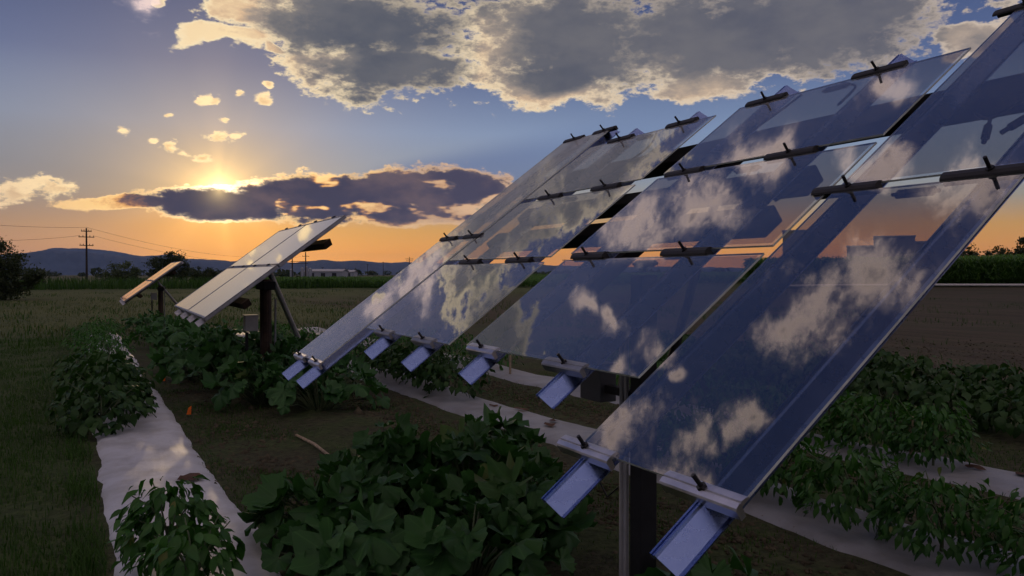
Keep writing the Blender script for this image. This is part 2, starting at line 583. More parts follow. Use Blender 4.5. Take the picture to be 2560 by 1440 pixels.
M = {}
M['film'] = glass_panel_mat('tinted_solar_glass', (0.46, 0.41, 0.34))
M['clear'] = glass_panel_mat('clear_glass_border', (0.86, 0.88, 0.86))
M['edge'] = simple('ground_glass_edge', (0.50, 0.54, 0.52), 0.35, 0, 0.6)
M['back'] = simple('matte_back_film', (0.03, 0.035, 0.045), 0.4)
M['alu'] = simple('sky_tinted_aluminium', (0.19, 0.26, 0.50), 0.28, 1.0, 0.5, 0.06, 14, 0.02, 200)  # blue of the reflected sky is put into the rail metal's base colour
M['clampalu'] = simple('bright_clamp_aluminium', (0.55, 0.55, 0.60), 0.35, 1.0, 0.5, 0.1, 20, 0.03, 200)
M['alu_dark'] = simple('weathered_aluminium', (0.30, 0.31, 0.34), 0.45, 1.0, 0.5, 0.2, 10, 0.1, 40)
M['black'] = simple('black_rubber_and_backlit_clamp', (0.012, 0.012, 0.014), 0.55, 0, 0.4, 0.2)
M['steel'] = simple('dark_painted_steel', (0.014, 0.015, 0.017), 0.75, 0.0, 0.2, 0.3, 6, 0.1, 50)
M['bolt'] = simple('dark_bolt', (0.03, 0.03, 0.033), 0.4, 0.7, 0.5)
M['rust'] = simple('rust_brown_steel', (0.045, 0.028, 0.020), 0.75, 0.1, 0.3, 0.4, 9, 0.4, 80)
M['conduit'] = simple('grey_pvc_conduit', (0.16, 0.17, 0.18), 0.5)
M['box'] = simple('grey_enclosure', (0.05, 0.055, 0.065), 0.5, 0.0, 0.4, 0.1)
M['boxlight'] = simple('pale_grey_enclosure', (0.30, 0.30, 0.30), 0.5, 0.0, 0.4, 0.1)
M['pcell'] = None


def cell_mat():
    m, g, p = new_mat('dark_cells_under_glass')
    tc = g.node('ShaderNodeTexCoord').outputs['Object']
    x, y, z = g.sep(tc)
    def lines(c, step, w):
        q = g.m('ABSOLUTE', g.sub(g.m('FRACT', g.div(c, step)), 0.5))
        return g.step(q, 0.5 - w, 0.5 - w * 0.5)
    ln = g.mx(lines(x, 0.162, 0.03), lines(y, 0.162, 0.03))
    g.put(p.inputs['Base Color'], g.mix(ln, (0.012, 0.014, 0.030, 1), (0.05, 0.05, 0.06, 1)))
    p.inputs['Roughness'].default_value = 0.06
    p.inputs['IOR'].default_value = 1.62
    p.inputs['Coat Weight'].default_value = 1.0
    p.inputs['Coat Roughness'].default_value = 0.03
    return m


M['pcell'] = cell_mat()

# ------------------------------------------------------------------ terrain
def sstep(a, b, x):
    t = np.clip((np.asarray(x, float) - a) / (b - a), 0, 1)
    return t * t * (3 - 2 * t)


def gz(x, y):
    """height of the land"""
    x = np.asarray(x, float)
    y = np.asarray(y, float)
    r = np.hypot(x, y)
    bump = 0.028 * np.sin(x * 1.7 + 0.6 * np.sin(y * 0.9)) * np.cos(y * 1.1 + 0.5 * np.sin(x * 1.3)) + 0.014 * np.sin(3.9 * x + 1.1) * np.sin(3.1 * y + x)
    bump = bump * (1 - sstep(25, 60, r))
    swell = 0.10 * np.sin(x * 0.07 + 1.3) * np.cos(y * 0.06) * sstep(15, 50, r) * (1 - sstep(150, 400, r))
    rise = 0.85 * sstep(22, 80, x - 0.15 * y) + 0.05 * np.sin(x * 0.5 + 0.2 * y) * sstep(11, 18, x) * (1 - sstep(80, 140, x))
    return bump + swell + rise


ROW_LEAN = -0.035


def row_x(k, y):
    if k == 0:
        return 0.565 - 0.021 * y
    return 0.55 + 1.95 * k + ROW_LEAN * y


def axis_coords(near, step, far):
    a = list(np.arange(-near, near + 1e-6, step))
    s, v = step, near
    while v < far:
        s *= 1.16
        v += s
        a = [-v] + a + [v]
    return np.array(a)


def soil_mat():
    m, g, p = new_mat('field_soil_and_grass')
    pos = g.node('ShaderNodeNewGeometry').outputs['Position']
    x, y, z = g.sep(pos)
    big = g.noise(pos, 0.16, 5, 0.6)
    mid = g.noise(pos, 1.1, 6, 0.62)
    fine = g.noise(pos, 14.0, 5, 0.65)
    streak = g.noise(g.vm('MULTIPLY', pos, (0.5, 0.05, 0.0)), 0.9, 5, 0.6)
    soil = g.mix(g.step(fine, 0.25, 0.75), (0.022, 0.0225, 0.012, 1), (0.060, 0.061, 0.033, 1))
    grass = g.mix(g.step(fine, 0.25, 0.75), (0.020, 0.032, 0.010, 1), (0.056, 0.078, 0.026, 1))
    straw = g.mix(g.step(fine, 0.25, 0.75), (0.034, 0.046, 0.014, 1), (0.088, 0.104, 0.034, 1))
    # grass to the left of the first bed
    xr = g.add(x, g.mul(y, -ROW_LEAN))
    left = g.step(g.add(xr, g.mul(g.sub(mid, 0.5), 1.3)), 0.35, -0.15)
    weeds = g.mul(g.step(mid, 0.42, 0.60), 0.8)
    near = g.mix(g.mx(left, weeds), soil, grass)
    # bare field to the right
    right = g.step(g.add(xr, g.mul(g.sub(big, 0.5), 3.0)), 11.5, 13.5)
    drill = g.noise(g.vm('MULTIPLY', pos, (1.6, 0.10, 0.0)), 1.3, 5, 0.65)
    patch = g.noise(g.vm('MULTIPLY', pos, (0.35, 0.12, 0.0)), 1.0, 5, 0.6)
    bare = g.mix(g.step(fine, 0.25, 0.75), (0.022, 0.017, 0.012, 1), (0.058, 0.046, 0.032, 1))
    bare = g.mix(g.step(drill, 0.35, 0.68), bare, (0.075, 0.062, 0.040, 1))
    bare = g.mix(g.step(patch, 0.48, 0.66, 0, 0.7), bare, (0.030, 0.036, 0.016, 1))
    near = g.mix(right, near, g.mix(g.mul(weeds, 0.25), bare, grass))
    # dry meadow behind the beds
    yy = g.add(y, g.mul(g.sub(mid, 0.5), 4.0))
    meadow = g.mix(g.step(g.add(g.mul(big, 0.6), g.mul(streak, 0.55)), 0.46, 0.66), g.mix(g.step(mid, 0.3, 0.7), straw, grass), straw)
    far = g.mul(g.step(yy, 24.0, 30.0), g.sub(1.0, g.mul(right, g.step(y, 70, 40))))
    col = g.mix(far, near, meadow)
    fields = g.mix(g.step(g.noise(g.vm('MULTIPLY', pos, (0.0012, 0.004, 0.0)), 3.0, 3, 0.5), 0.45, 0.6), (0.035, 0.05, 0.022, 1), (0.075, 0.066, 0.036, 1))
    col = g.mix(g.step(g.vm('LENGTH', pos), 160, 420), col, fields)
    g.put(p.inputs['Base Color'], col)
    p.inputs['Roughness'].default_value = 0.95
    p.inputs['Specular IOR Level'].default_value = 0.15
    b = g.node('ShaderNodeBump')
    b.inputs['Strength'].default_value = 0.9
    b.inputs['Distance'].default_value = 0.05
    g.put(b.inputs['Height'], g.add(g.mul(fine, 0.6), mid))
    g.put(p.inputs['Normal'], b.outputs[0])
    return m


M['soil'] = soil_mat()
xs = axis_coords(16, 0.28, 11500)
ys = axis_coords(16, 0.28, 11500)
XX, YY = np.meshgrid(xs, ys)
ZZ = gz(XX, YY)
# raised furrow shoulders beside the beds
for k in range(0, 5):
    dd = np.abs(XX - (row_x(k, YY)))
    ZZ += np.where((YY > 1) & (YY < 26), 0.03 * np.exp(-((dd - 0.0) / 0.5) ** 2), 0)
V = np.stack([XX, YY, ZZ], -1).reshape(-1, 3)
ny, nx = XX.shape
idx = np.arange(ny * nx).reshape(ny, nx)
F = np.stack([idx[:-1, :-1], idx[:-1, 1:], idx[1:, 1:], idx[1:, :-1]], -1).reshape(-1, 4)
ground = bpy.data.objects.new('ground', fast_mesh('ground', V, F, M['soil'], True))
COL.objects.link(ground)
tag(ground, 'dark field soil and grass running out to the horizon', kind='structure')


def bed_z(k, x, y):
    d = abs(x - row_x(k, y))
    return float(gz(x, y)) + 0.03 * math.exp(-(d / 0.5) ** 2)


def mulch_mat(name='white_plastic_mulch', k=1.0):
    m, g, p = new_mat(name)
    pos = g.node('ShaderNodeNewGeometry').outputs['Position']
    st = g.vm('MULTIPLY', pos, (9.0, 1.6, 1.0))
    wr = g.noise(st, 1.0, 6, 0.6, dist=0.5)
    dirt = g.noise(pos, 2.4, 6, 0.65)
    spots = g.noise(pos, 26.0, 4, 0.6)
    col = g.mix(g.step(dirt, 0.35, 0.72), (0.44 * k, 0.46 * k, 0.49 * k, 1), (0.30 * k, 0.30 * k, 0.295 * k, 1))
    col = g.mix(g.step(spots, 0.66, 0.74, 0, 0.75), col, (0.10, 0.075, 0.05, 1))
    g.put(p.inputs['Base Color'], col)
    p.inputs['Roughness'].default_value = 0.5
    b = g.node('ShaderNodeBump')
    b.inputs['Strength'].default_value = 0.35
    b.inputs['Distance'].default_value = 0.012
    g.put(b.inputs['Height'], g.add(wr, g.mul(g.noise(pos, 7.0, 4, 0.6), 0.8)))
    g.put(p.inputs['Normal'], b.outputs[0])
    return m


M['mulch'] = mulch_mat()
M['mulch_dim'] = mulch_mat('dimmed_plastic_mulch', 0.52)  # same film, darkened in colour for the dimmer light on the right-hand strips


def mulch_strip(k, y0, y1, width, label, step=0.09):
    n = int((y1 - y0) / step)
    ys_ = np.linspace(y0, y1, n)
    r = np.random.default_rng(50 + k)
    wob = np.interp(ys_, np.linspace(y0, y1, n // 3 + 2), r.normal(0, 0.013, n // 3 + 2))
    wob2 = np.interp(ys_, np.linspace(y0, y1, n // 3 + 2), r.normal(0, 0.013, n // 3 + 2))
    fine = r.normal(0, 0.0035, (n, 2))
    rows = []
    for i, y in enumerate(ys_):
        c = row_x(k, y)
        a = -width / 2 + wob[i] + fine[i, 0]
        b = width / 2 + wob2[i] + fine[i, 1]
        row = []
        for j in range(15):
            t = j / 14
            x = c + a + (b - a) * t
            e = min(t, 1 - t)
            z = bed_z(k, x, y) + 0.045 * min(1, e * 9) ** 0.6 - 0.012
            z += 0.003 * math.sin(5 * t + 7 * y + k) + 0.002 * math.sin(23 * t + 2.1 * y)
            row.append((x, y, z))
        rows.append(row)
    mb = MB()
    mb.grid(rows)
    o = mb.build('mulch_strip', M['mulch_dim' if k > 1 else 'mulch'], smooth=True)
    return tag(o, label, 'plastic mulch', 'white plastic mulch strips over the planting beds')


mulch_strip(0, 3.4, 24.5, 0.84, 'white plastic mulch strip at the left with an orange flag beside it')
mulch_strip(1, 15.5, 24.0, 0.84, 'short white plastic mulch strip among the far squash plants by the brown post')
mulch_strip(2, 1.2, 24.0, 0.84, 'white plastic mulch strip with torn holes behind the near squash leaves')
mulch_strip(3, 1.0, 24.0, 0.84, 'white plastic mulch strip running past the wooden stake at the right')

# ------------------------------------------------------------------ solar racks
TILT = rad(36.957)
N_ = Vector((-math.sin(TILT), 0, math.cos(TILT)))
S_ = Vector((math.cos(TILT), 0, math.sin(TILT)))
R_ = Vector((0, 1, 0))
PLANE_D = 1.0605
ORI = Vector((0, 0, CAM_H)) - PLANE_D * N_
ROT = Matrix(((0, S_.x, N_.x), (-1, 0, 0), (0, S_.z, N_.z)))      # columns: -row, up-slope, normal


def rack_point(u, v, n=0.0):
    return ORI + R_ * u + S_ * v + N_ * n


def rack_mat(u, v, n, base):
    return Matrix.Translation(rack_point(u, v, n) - base) @ ROT.to_4x4()


def rack_part(mb, name, mats, parent, base, u=0.0, v=0.0, n=0.0, bevel=0.0, smooth=False):
    """mb is written in rack axes (x towards smaller u, y up the slope, z off the face)"""
    o = mb.build(name, mats, parent, smooth=smooth, bevel=bevel)
    o.matrix_local = rack_mat(u, v, n, base)
    return o


def pane_mesh(w, h, name):
    """frameless laminate: border, film field, ground edge; origin at its middle"""
    mb = MB()
    t = 0.0034
    bd = 0.013
    W, H_ = w / 2, h / 2
    for z, flip in ((t, False), (-t, True)):
        o = [(-W, -H_, z), (W, -H_, z), (W, H_, z), (-W, H_, z)]
        i = [(-W + bd, -H_ + bd, z), (W - bd, -H_ + bd, z), (W - bd, H_ - bd, z), (-W + bd, H_ - bd, z)]
        if not flip:
            mb.face(i, 0)
            for a in range(4):
                b = (a + 1) % 4
                mb.face([o[a], o[b], i[b], i[a]], 1)
    c = [(-W, -H_), (W, -H_), (W, H_), (-W, H_)]
    for a in range(4):
        b = (a + 1) % 4
        mb.face([(*c[a], -t), (*c[b], -t), (*c[b], t), (*c[a], t)], 2)
    return mb.mesh(name, [M['film'], M['clear'], M['edge']])


WP, HP = 1.2, 0.6024
pane_land = pane_mesh(WP, HP, 'solar_pane_landscape')
pane_port = pane_mesh(HP, WP, 'solar_pane_portrait')


def rail_mb(length, depth=0.042, fl=0.024, th=0.0035, slant=0.032):
    """channel: ribbed flange under the pane, wide web slanting away under it"""
    mb = MB()
    # profile in (x, z), x towards the near end of the row
    prof = [(-fl, -0.012), (-fl, 0.0045), (-fl + 0.006, 0.0045), (-fl + 0.006, 0), (-0.012, 0), (-0.012, 0.0045), (-0.006, 0.0045), (-0.004, -0.002),
            (slant, -depth), (slant + 0.012, -depth), (slant + 0.012, -depth - th), (slant - 0.002, -depth - th),
            (-0.008, -0.006), (-fl + th, -0.004), (-fl + th, -0.012)]
    mb.prism(prof, 0, length)
    return mb


def clamp_mesh(w, mid):
    """extruded clamp strip across the joint, ribbed on top"""
    mb = MB()
    hgt = 0.015
    if mid:
        prof = [(-0.022, 0.004), (-0.018, 0.010), (-0.008, hgt), (0.008, hgt), (0.018, 0.010), (0.022, 0.004), (0.012, 0.004), (0.012, -0.02), (-0.012, -0.02), (-0.012, 0.004)]
    else:
        prof = [(-0.024, -0.018), (-0.024, 0.008), (-0.020, 0.012), (-0.008, hgt), (-0.005, hgt - 0.003), (-0.002, hgt), (0.010, hgt - 0.002), (0.017, 0.010), (0.020, 0.004), (-0.006, 0.004), (-0.010, -0.018)]
    R90 = Matrix(((0, 1, 0, 0), (1, 0, 0, 0), (0, 0, 1, 0), (0, 0, 0, 1)))     # extrude along x, profile across y
    mb.prism(prof, -w / 2, w / 2, M=R90)
    return mb


def bolt_mesh(up=0.05, down=0.06):
    mb = MB()
    mb.tube([(0, 0, -down), (0, 0, 0.012)], 0.0055, 8)
    mb.tube([(0, 0, 0.012), (0, 0, 0.02)], 0.012, 6)
    mb.tube([(0, 0, 0.02), (0, 0, up)], 0.0055, 8)
    return mb


me_clamp_end_light = clamp_mesh(0.245, False).mesh('end_clamp', [M['clampalu']])
me_clamp_end_dark = clamp_mesh(0.245, False).mesh('end_clamp_dark', [M['alu_dark']])
me_clamp_mid = clamp_mesh(0.245, True).mesh('mid_clamp', [M['black']])  # aluminium clamp; its backlit shade is put in as black
me_clamp_top = clamp_mesh(0.245, False).mesh('top_clamp', [M['black']])
me_bolt = bolt_mesh().mesh('clamp_bolt', [M['bolt']])
me_bolt_long = bolt_mesh(0.055, 0.075).mesh('clamp_bolt_long', [M['bolt']])


def add_clamp(rack, base, u, v, me, flip=False, bolt=me_bolt, lean=0.0):
    mtx = rack_mat(u, v, 0.0, base)
    if flip:
        mtx = mtx @ Matrix.Rotation(math.pi, 4, 'Z')
    c = link('clamp', me, rack, M=mtx)
    link('bolt', bolt, c, rot=(lean, rng.uniform(-0.15, 0.15), 0), loc=(rng.uniform(-0.015, 0.015), 0, 0))
    return c


def cable(rack, base, pts, r=0.006):
    """pts in rack (u, v, n)"""
    # smooth the control points
    P = [Vector(p) for p in pts]
    out = []
    for i in range(len(P) - 1):
        p0, p1, p2, p3 = P[max(i - 1, 0)], P[i], P[i + 1], P[min(i + 2, len(P) - 1)]
        for k in range(6):
            t = k / 6
            out.append(0.5 * ((2 * p1) + (-p0 + p2) * t + (2 * p0 - 5 * p1 + 4 * p2 - p3) * t * t + (-p0 + 3 * p1 - 3 * p2 + p3) * t ** 3))
    out.append(P[-1])
    mb = MB()
    mb.tube([rack_point(*p) - base for p in out], r, 6)
    return mb.build('cable', M['black'], rack, smooth=True)


# the near rack -----------------------------------------------------------------
BASE = Vector((2.30, 3.06, float(gz(2.30, 3.06))))
rack = thing('solar_rack', 'large tilted rack of ten see-through glass solar panels in the foreground', 'solar array', BASE)
G_ = 0.0436
cols = {'A': (5.046, 0.5825, 'p'), 'B': (4.405, 0.901, 'l'), 'C': (3.043, 0.916, 'l'), 'D': (1.8046, 0.6414, 'p')}
for key, (uf, vb, kind) in cols.items():
    w, h, cnt = (WP, HP, 3) if kind == 'l' else (HP, WP, 2)
    for i in range(cnt):
        o = link('solar_panel', pane_land if kind == 'l' else pane_port, rack,
                 M=rack_mat(uf - w / 2, vb + h / 2 + i * (h + G_), 0.0, BASE) @ Matrix.Rotation(rng.uniform(-0.005, 0.005), 4, 'X') @ Matrix.Rotation(rng.uniform(-0.004, 0.004), 4, 'Y'))
        # junction box on the back
        mb = MB()
        mb.box((-0.06, -0.012, -0.020), (0.06, 0.012, -0.004))
        mb.tube([(-0.06, 0.0, -0.012), (-0.075, 0.0, -0.012)], 0.006, 6)
        mb.tube([(0.06, 0.0, -0.012), (0.075, 0.0, -0.012)], 0.006, 6)
        j = mb.build('junction_box', M['black'], o)
        j.location = (0.0, h / 2 - 0.022, 0.0)
rails = {'A': ((4.905, 4.515), 0.425, 3.10), 'B': ((4.065, 3.485), 0.745, 2.945), 'C': ((2.87, 2.24), 0.770, 2.975), 'D': ((1.768, 1.313), 0.460, 3.20)}
rail_len = {}
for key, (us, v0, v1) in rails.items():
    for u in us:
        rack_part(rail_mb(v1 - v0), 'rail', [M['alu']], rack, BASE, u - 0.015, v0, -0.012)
for key, (uf, vb, kind) in cols.items():
    w, h, cnt = (WP, HP, 3) if kind == 'l' else (HP, WP, 2)
    for q, u in enumerate(rails[key][0]):
        dark_one = (key == 'C' and q == 1) or key in 'B'
        add_clamp(rack, BASE, u, vb - 0.004, me_clamp_end_dark if dark_one else me_clamp_end_light, bolt=me_bolt)
        for i in range(1, cnt):
            add_clamp(rack, BASE, u, vb + i * (h + G_) - G_ / 2, me_clamp_mid, bolt=me_bolt_long, lean=0.1)
        add_clamp(rack, BASE, u, vb + cnt * h + (cnt - 1) * G_ + 0.004, me_clamp_top, flip=True, bolt=me_bolt_long, lean=-0.1)

# cross beams behind the rails, torque tube, post
for v, hh, ua, ub in ((2.56, 0.16, 1.28, 5.0), (2.145, 0.11, 2.16, 4.45), (1.875, 0.11, 2.16, 4.45)):
    mb = MB()
    mb.box((3.14 - ub, -hh / 2, -0.075), (3.14 - ua, hh / 2, 0.0))
    rack_part(mb, 'cross_beam', [M['steel']], rack, BASE, 3.14, v, -0.066, bevel=0.006)
mb = MB()
mb.box((-0.055, -0.5, -0.06), (0.055, 0.75, 0.0))
rack_part(mb, 'tilt_frame', [M['steel']], rack, BASE, 3.06, 1.95, -0.156, bevel=0.006)
mb = MB()
mb.box((-0.048, -0.044, 0.0), (0.048, 0.044, 1.62))
mb.box((-0.15, -0.15, 0.0), (0.15, 0.15, 0.02))
mb.build('post', [M['steel']], rack, bevel=0.006)
# strut from low on the post to the frame
pa = Vector((0.06, 0, 0.9))
pb = rack_point(3.06, 2.55, -0.2) - BASE
mb = MB()
mb.tube([pa, pb], 0.022, 8)
mb.build('brace', [M['steel']], rack)
for dy in (0.095, 0.135):
    mb = MB()
    mb.tube([(-0.03, dy, 0.0), (-0.03, dy, 1.3), (0.02, dy * 0.9, 1.5)], 0.012, 8)
    mb.build('conduit', M['conduit'], rack, smooth=True)
mb = MB()
mb.tube([(-0.045, 0.14, 0.80), (-0.09, 0.20, 0.70), (-0.10, 0.23, 0.6), (-0.07, 0.2, 0.52), (-0.045, 0.14, 0.58)], 0.005, 6)
mb.build('wire_loop', M['black'], rack, smooth=True)
mb = MB()
mb.box((-0.04, 0.31, 0.97), (0.06, 0.50, 1.16))
mb.box((-0.05, 0.30, 1.16), (0.068, 0.51, 1.17))
mb.build('inverter_box', [M['box']], rack, bevel=0.006)
mb = MB()
mb.box((-0.012, 0.05, 1.02), (0.03, 0.31, 1.06))
mb.build('box_bracket', [M['steel']], rack)
# loops of cable that hang behind the panes
cable(rack, BASE, [(2.66, 2.82, -0.015), (2.72, 2.74, -0.03), (2.78, 2.60, -0.035), (2.80, 2.44, -0.03), (2.79, 2.36, -0.03)])
cable(rack, BASE, [(2.44, 2.83, -0.015), (2.36, 2.80, -0.03), (2.34, 2.72, -0.03), (2.36, 2.66, -0.04)])
cable(rack, BASE, [(3.72, 2.80, -0.015), (3.66, 2.66, -0.03), (3.70, 2.48, -0.03), (3.78, 2.36, -0.03)])
cable(rack, BASE, [(2.62, 2.15, -0.02), (2.70, 2.06, -0.04), (2.56, 2.02, -0.05), (2.42, 2.05, -0.05), (2.30, 2.10, -0.05)])
cable(rack, BASE, [(2.44, 2.16, -0.02), (2.43, 2.06, -0.04), (2.45, 1.98, -0.04)])
cable(rack, BASE, [(3.02, 1.78, -0.03), (2.97, 1.72, -0.05), (2.93, 1.70, -0.05), (2.95, 1.76, -0.05), (3.0, 1.75, -0.05)])
cable(rack, BASE, [(1.62, 2.36, -0.05), (1.55, 2.30, -0.05), (1.50, 2.33, -0.05), (1.48, 2.38, -0.05)])
for (u, v, a) in ((1.50, 2.20, 0.35), (1.42, 2.24, -0.5), (2.20, 1.95, 0.4), (2.12, 1.98, -0.6)):
    mb = MB()
    mb.tube([(0, 0.10, 0), (0, 0.05, 0), (0, 0.045, 0), (0, -0.03, 0), (0, -0.035, 0), (0, -0.06, 0)], [0.006, 0.006, 0.013, 0.013, 0.008, 0.008], 8)
    o = rack_part(mb, 'cable_connector', [M['black']], rack, BASE, u, v, -0.05, smooth=False)
    o.matrix_local = rack_mat(u, v, -0.05, BASE) @ Matrix.Rotation(a, 4, 'Z')


# the two racks farther down the row ---------------------------------------------
def far_rack(u0, u1, v0, v1, label, xpost):
    um = (u0 + u1) / 2
    base = Vector((xpost, um, float(gz(xpost, um))))
    t = thing('solar_rack', label, 'solar array', base)
    w = (u1 - u0) / 2
    h = (v1 - v0) / 2
    pm = MB()
    fr = 0.022
    W, H_ = w / 2 - 0.008, h / 2 - 0.008
    pm.box((-W, -H_, -0.006), (W, H_, 0.0), 0)
    me_p = pm.mesh('framed_panel', [M['pcell']])
    fm = MB()
    for lo, hi in (((-W, -H_, -0.04), (W, -H_ + fr, 0.003)), ((-W, H_ - fr, -0.04), (W, H_, 0.003)), ((-W, -H_ + fr, -0.04), (-W + fr, H_ - fr, 0.003)), ((W - fr, -H_ + fr, -0.04), (W, H_ - fr, 0.003))):
        fm.box(lo, hi, 0)
    me_f = fm.mesh('panel_frame', [M['alu_dark']])
    for i in range(2):
        for j in range(2):
            o = link('solar_panel', me_p, t, M=rack_mat(u0 + w * (i + 0.5), v0 + h * (j + 0.5), 0.0, base) @ Matrix.Rotation(rng.uniform(-0.004, 0.004), 4, 'X'))
            link('frame', me_f, o)
    for i in range(4):
        u = u0 + (u1 - u0) * (0.14 + 0.24 * i)
        rack_part(rail_mb(v1 - v0 + 0.12, 0.06), 'rail', [M['alu_dark']], t, base, u, v0 - 0.08, -0.042)
        for v in (v0 + h, v1 + 0.004):
            link('clamp', me_clamp_mid, t, M=rack_mat(u, v, 0.0, base) @ Matrix.Scale(0.35, 4, (1, 0, 0)))
    for v in (v0 + 0.23 * (v1 - v0), v0 + 0.81 * (v1 - v0)):
        mb = MB()
        e = (u1 - u0) / 2
        prof = [(-e + 0.1, 0.0), (e + 0.04, 0.0), (e - 0.06, -0.09), (-e + 0.1, -0.09)]
        mb.prism(prof, -0.05, 0.05)
        rack_part(mb, 'cross_beam', [M['rust']], t, base, um, v, -0.12)
    zt = (rack_point(um, (v0 + v1) / 2, -0.3) - base)
    mb = MB()
    mb.tube([(0, 0, 0), (0.0, 0, zt.z + 0.05)], 0.082, 14)
    mb.build('post', [M['rust']], t, smooth=False)
    mb = MB()
    mb.box((-0.085, -0.32, zt.z - 0.10), (0.085, 0.32, zt.z + 0.02))
    mb.build('head_beam', [M['steel']], t, bevel=0.01)
    pb = rack_point(um - 0.1, v0 + 1.16 * h, -0.22) - base
    mb = MB()
    mb.tube([pb, Vector((1.1, 1.9, 0.05))], 0.042, 10)
    mb.build('brace', [M['boxlight']], t)
    mb = MB()
    mb.tube([(0.11, -0.09, 0.1), (0.12, -0.1, 1.3)], 0.016, 6)
    mb.build('conduit', M['conduit'], t)
    mb = MB()
    mb.box((-0.30, -0.08, 0.84), (-0.12, 0.10, 1.06))
    mb.box((-0.312, -0.092, 1.06), (-0.112, 0.112, 1.072))
    mb.build('control_box', [M['boxlight']], t, bevel=0.004)
    mb = MB()
    mb.box((-0.29, -0.03, 0.0), (-0.25, 0.01, 0.82))
    mb.build('box_stand', [M['steel']], t)
    return t


far_rack(9.86, 13.98, 0.56, 2.67, 'framed four-panel solar rack on a brown post at the middle distance', 2.16)
far_rack(27.0, 31.1, 0.04, 2.14, 'smallest and farthest solar rack, in front of the dark round tree', 1.85)


# ------------------------------------------------------------------ plants
M['squash'] = leaf_mat('squash_leaf', (0.013, 0.054, 0.013), (0.042, 0.112, 0.030), 0.5, 0.14, veins=0.5, spec=0.22, old=0.012)
M['pepper'] = leaf_mat('pepper_leaf', (0.012, 0.056, 0.008), (0.042, 0.128, 0.018), 0.45, 0.2, spec=0.24, old=0.02)
M['bean'] = leaf_mat('bean_leaf', (0.010, 0.036, 0.007), (0.030, 0.074, 0.015), 0.5, 0.16, spec=0.2)
M['stem'] = simple('green_stem', (0.06, 0.085, 0.035), 0.55, 0, 0.4, 0.25)
M['grass'] = leaf_mat('grass_blade', (0.014, 0.044, 0.008), (0.044, 0.092, 0.018), 0.6, 0.2, spec=0.15)
M['straw'] = leaf_mat('dry_grass', (0.032, 0.046, 0.013), (0.090, 0.104, 0.034), 0.7, 0.2, spec=0.2)
M['corn'] = leaf_mat('corn_leaf', (0.034, 0.085, 0.014), (0.085, 0.17, 0.032), 0.5, 0.35, spec=0.3)
M['tree'] = leaf_mat('tree_leaf', (0.016, 0.026, 0.010), (0.040, 0.056, 0.020), 0.6, 0.2, spec=0.3)
M['tree_pale'] = leaf_mat('pale_tree_leaf', (0.035, 0.055, 0.026), (0.085, 0.11, 0.055), 0.6, 0.2, spec=0.3)
M['bark'] = simple('bark', (0.035, 0.026, 0.020), 0.9, 0, 0.2, 0.4, 12, 0.5, 30)
M['dead'] = simple('dead_leaf', (0.07, 0.035, 0.02), 0.8, 0, 0.2, 0.4)
M['wood'] = simple('weathered_wood', (0.28, 0.22, 0.15), 0.8, 0, 0.2, 0.25, 20)
M['orange'] = leaf_mat('orange_flag_vinyl', (0.8, 0.20, 0.02), (0.9, 0.24, 0.03), 0.5, 0.5, tcol=(1.0, 0.32, 0.04))
M['wire'] = simple('wire', (0.02, 0.02, 0.022), 0.5, 0.5, 0.4)


def squash_leaf_mesh(seed, R=0.125):
    """broad five-lobed leaf with a notch at the stalk, edges waved"""
    r = random.Random(seed)
    V, F = [(0, 0.0, 0)], []
    n = 26
    ph = r.uniform(0, 6)
    cup = r.uniform(-0.5, 1.6)
    ruf = r.uniform(0.7, 1.7)
    ring_in, ring_out = [], []
    for i in range(n + 1):
        a = -math.pi * 0.90 + (2 * math.pi * 0.90) * i / n          # angle from +y
        lobe = 0.88 + 0.10 * math.cos(a * 5.0) + 0.05 * math.cos(a)
        tooth = 0.035 * (1 if i % 2 else -1)
        rr = R * (lobe + tooth) * (1 + r.uniform(-0.06, 0.06))
        for lst, fr in ((ring_in, 0.52), (ring_out, 1.0)):
            q = rr * fr
            x, y = q * math.sin(a), q * math.cos(a) + 0.015
            z = cup * q * q * 5 - 0.9 * max(0, fr - 0.5) * q * 0.55 + ruf * (0.022 * math.sin(a * 5 + ph) + 0.014 * math.sin(a * 11 + ph)) * fr ** 2
            z -= 0.024 * math.exp(-abs(math.sin(a * 2.5)) * 6) * fr           # sunk veins
            lst.append((x, y, z))
    V += ring_in + ring_out
    m = n + 1
    for i in range(n):
        F.append((0, 1 + i + 1, 1 + i))
        F.append((1 + i, 1 + i + 1, 1 + m + i + 1, 1 + m + i))
    mb = MB()
    mb.v, mb.f, mb.mi = V, F, [0] * len(F)
    return mb.mesh('squash_leaf', [M['squash']], smooth=True)


def lance_leaf_mesh(seed, L, Wd, mat, name, fold=0.35):
    """pointed leaf, folded along the midrib, tip drooping"""
    r = random.Random(seed)
    V, F = [], []
    prof = [(0, 0.06), (0.22, 0.8), (0.48, 1.0), (0.74, 0.62), (1.0, 0.0)]
    dr = r.uniform(0.2, 0.7)
    tw = r.uniform(-0.4, 0.4)
    for t, w in prof:
        y = L * t
        z = -dr * L * t * t * 0.7
        wv = 0.12 * Wd * math.sin(t * 7 + seed)
        for sx in (-1, 0, 1):
            x = sx * w * Wd / 2
            V.append((x, y, z + abs(sx) * w * Wd * fold * 0.5 + sx * tw * w * Wd * 0.3 * t + (wv if sx else 0)))
    for i in range(len(prof) - 1):
        b = i * 3
        F.append((b, b + 1, b + 4, b + 3))
        F.append((b + 1, b + 2, b + 5, b + 4))
    mb = MB()
    mb.v, mb.f, mb.mi = V, F, [0] * len(F)
    return mb.mesh(name, [mat], smooth=True)


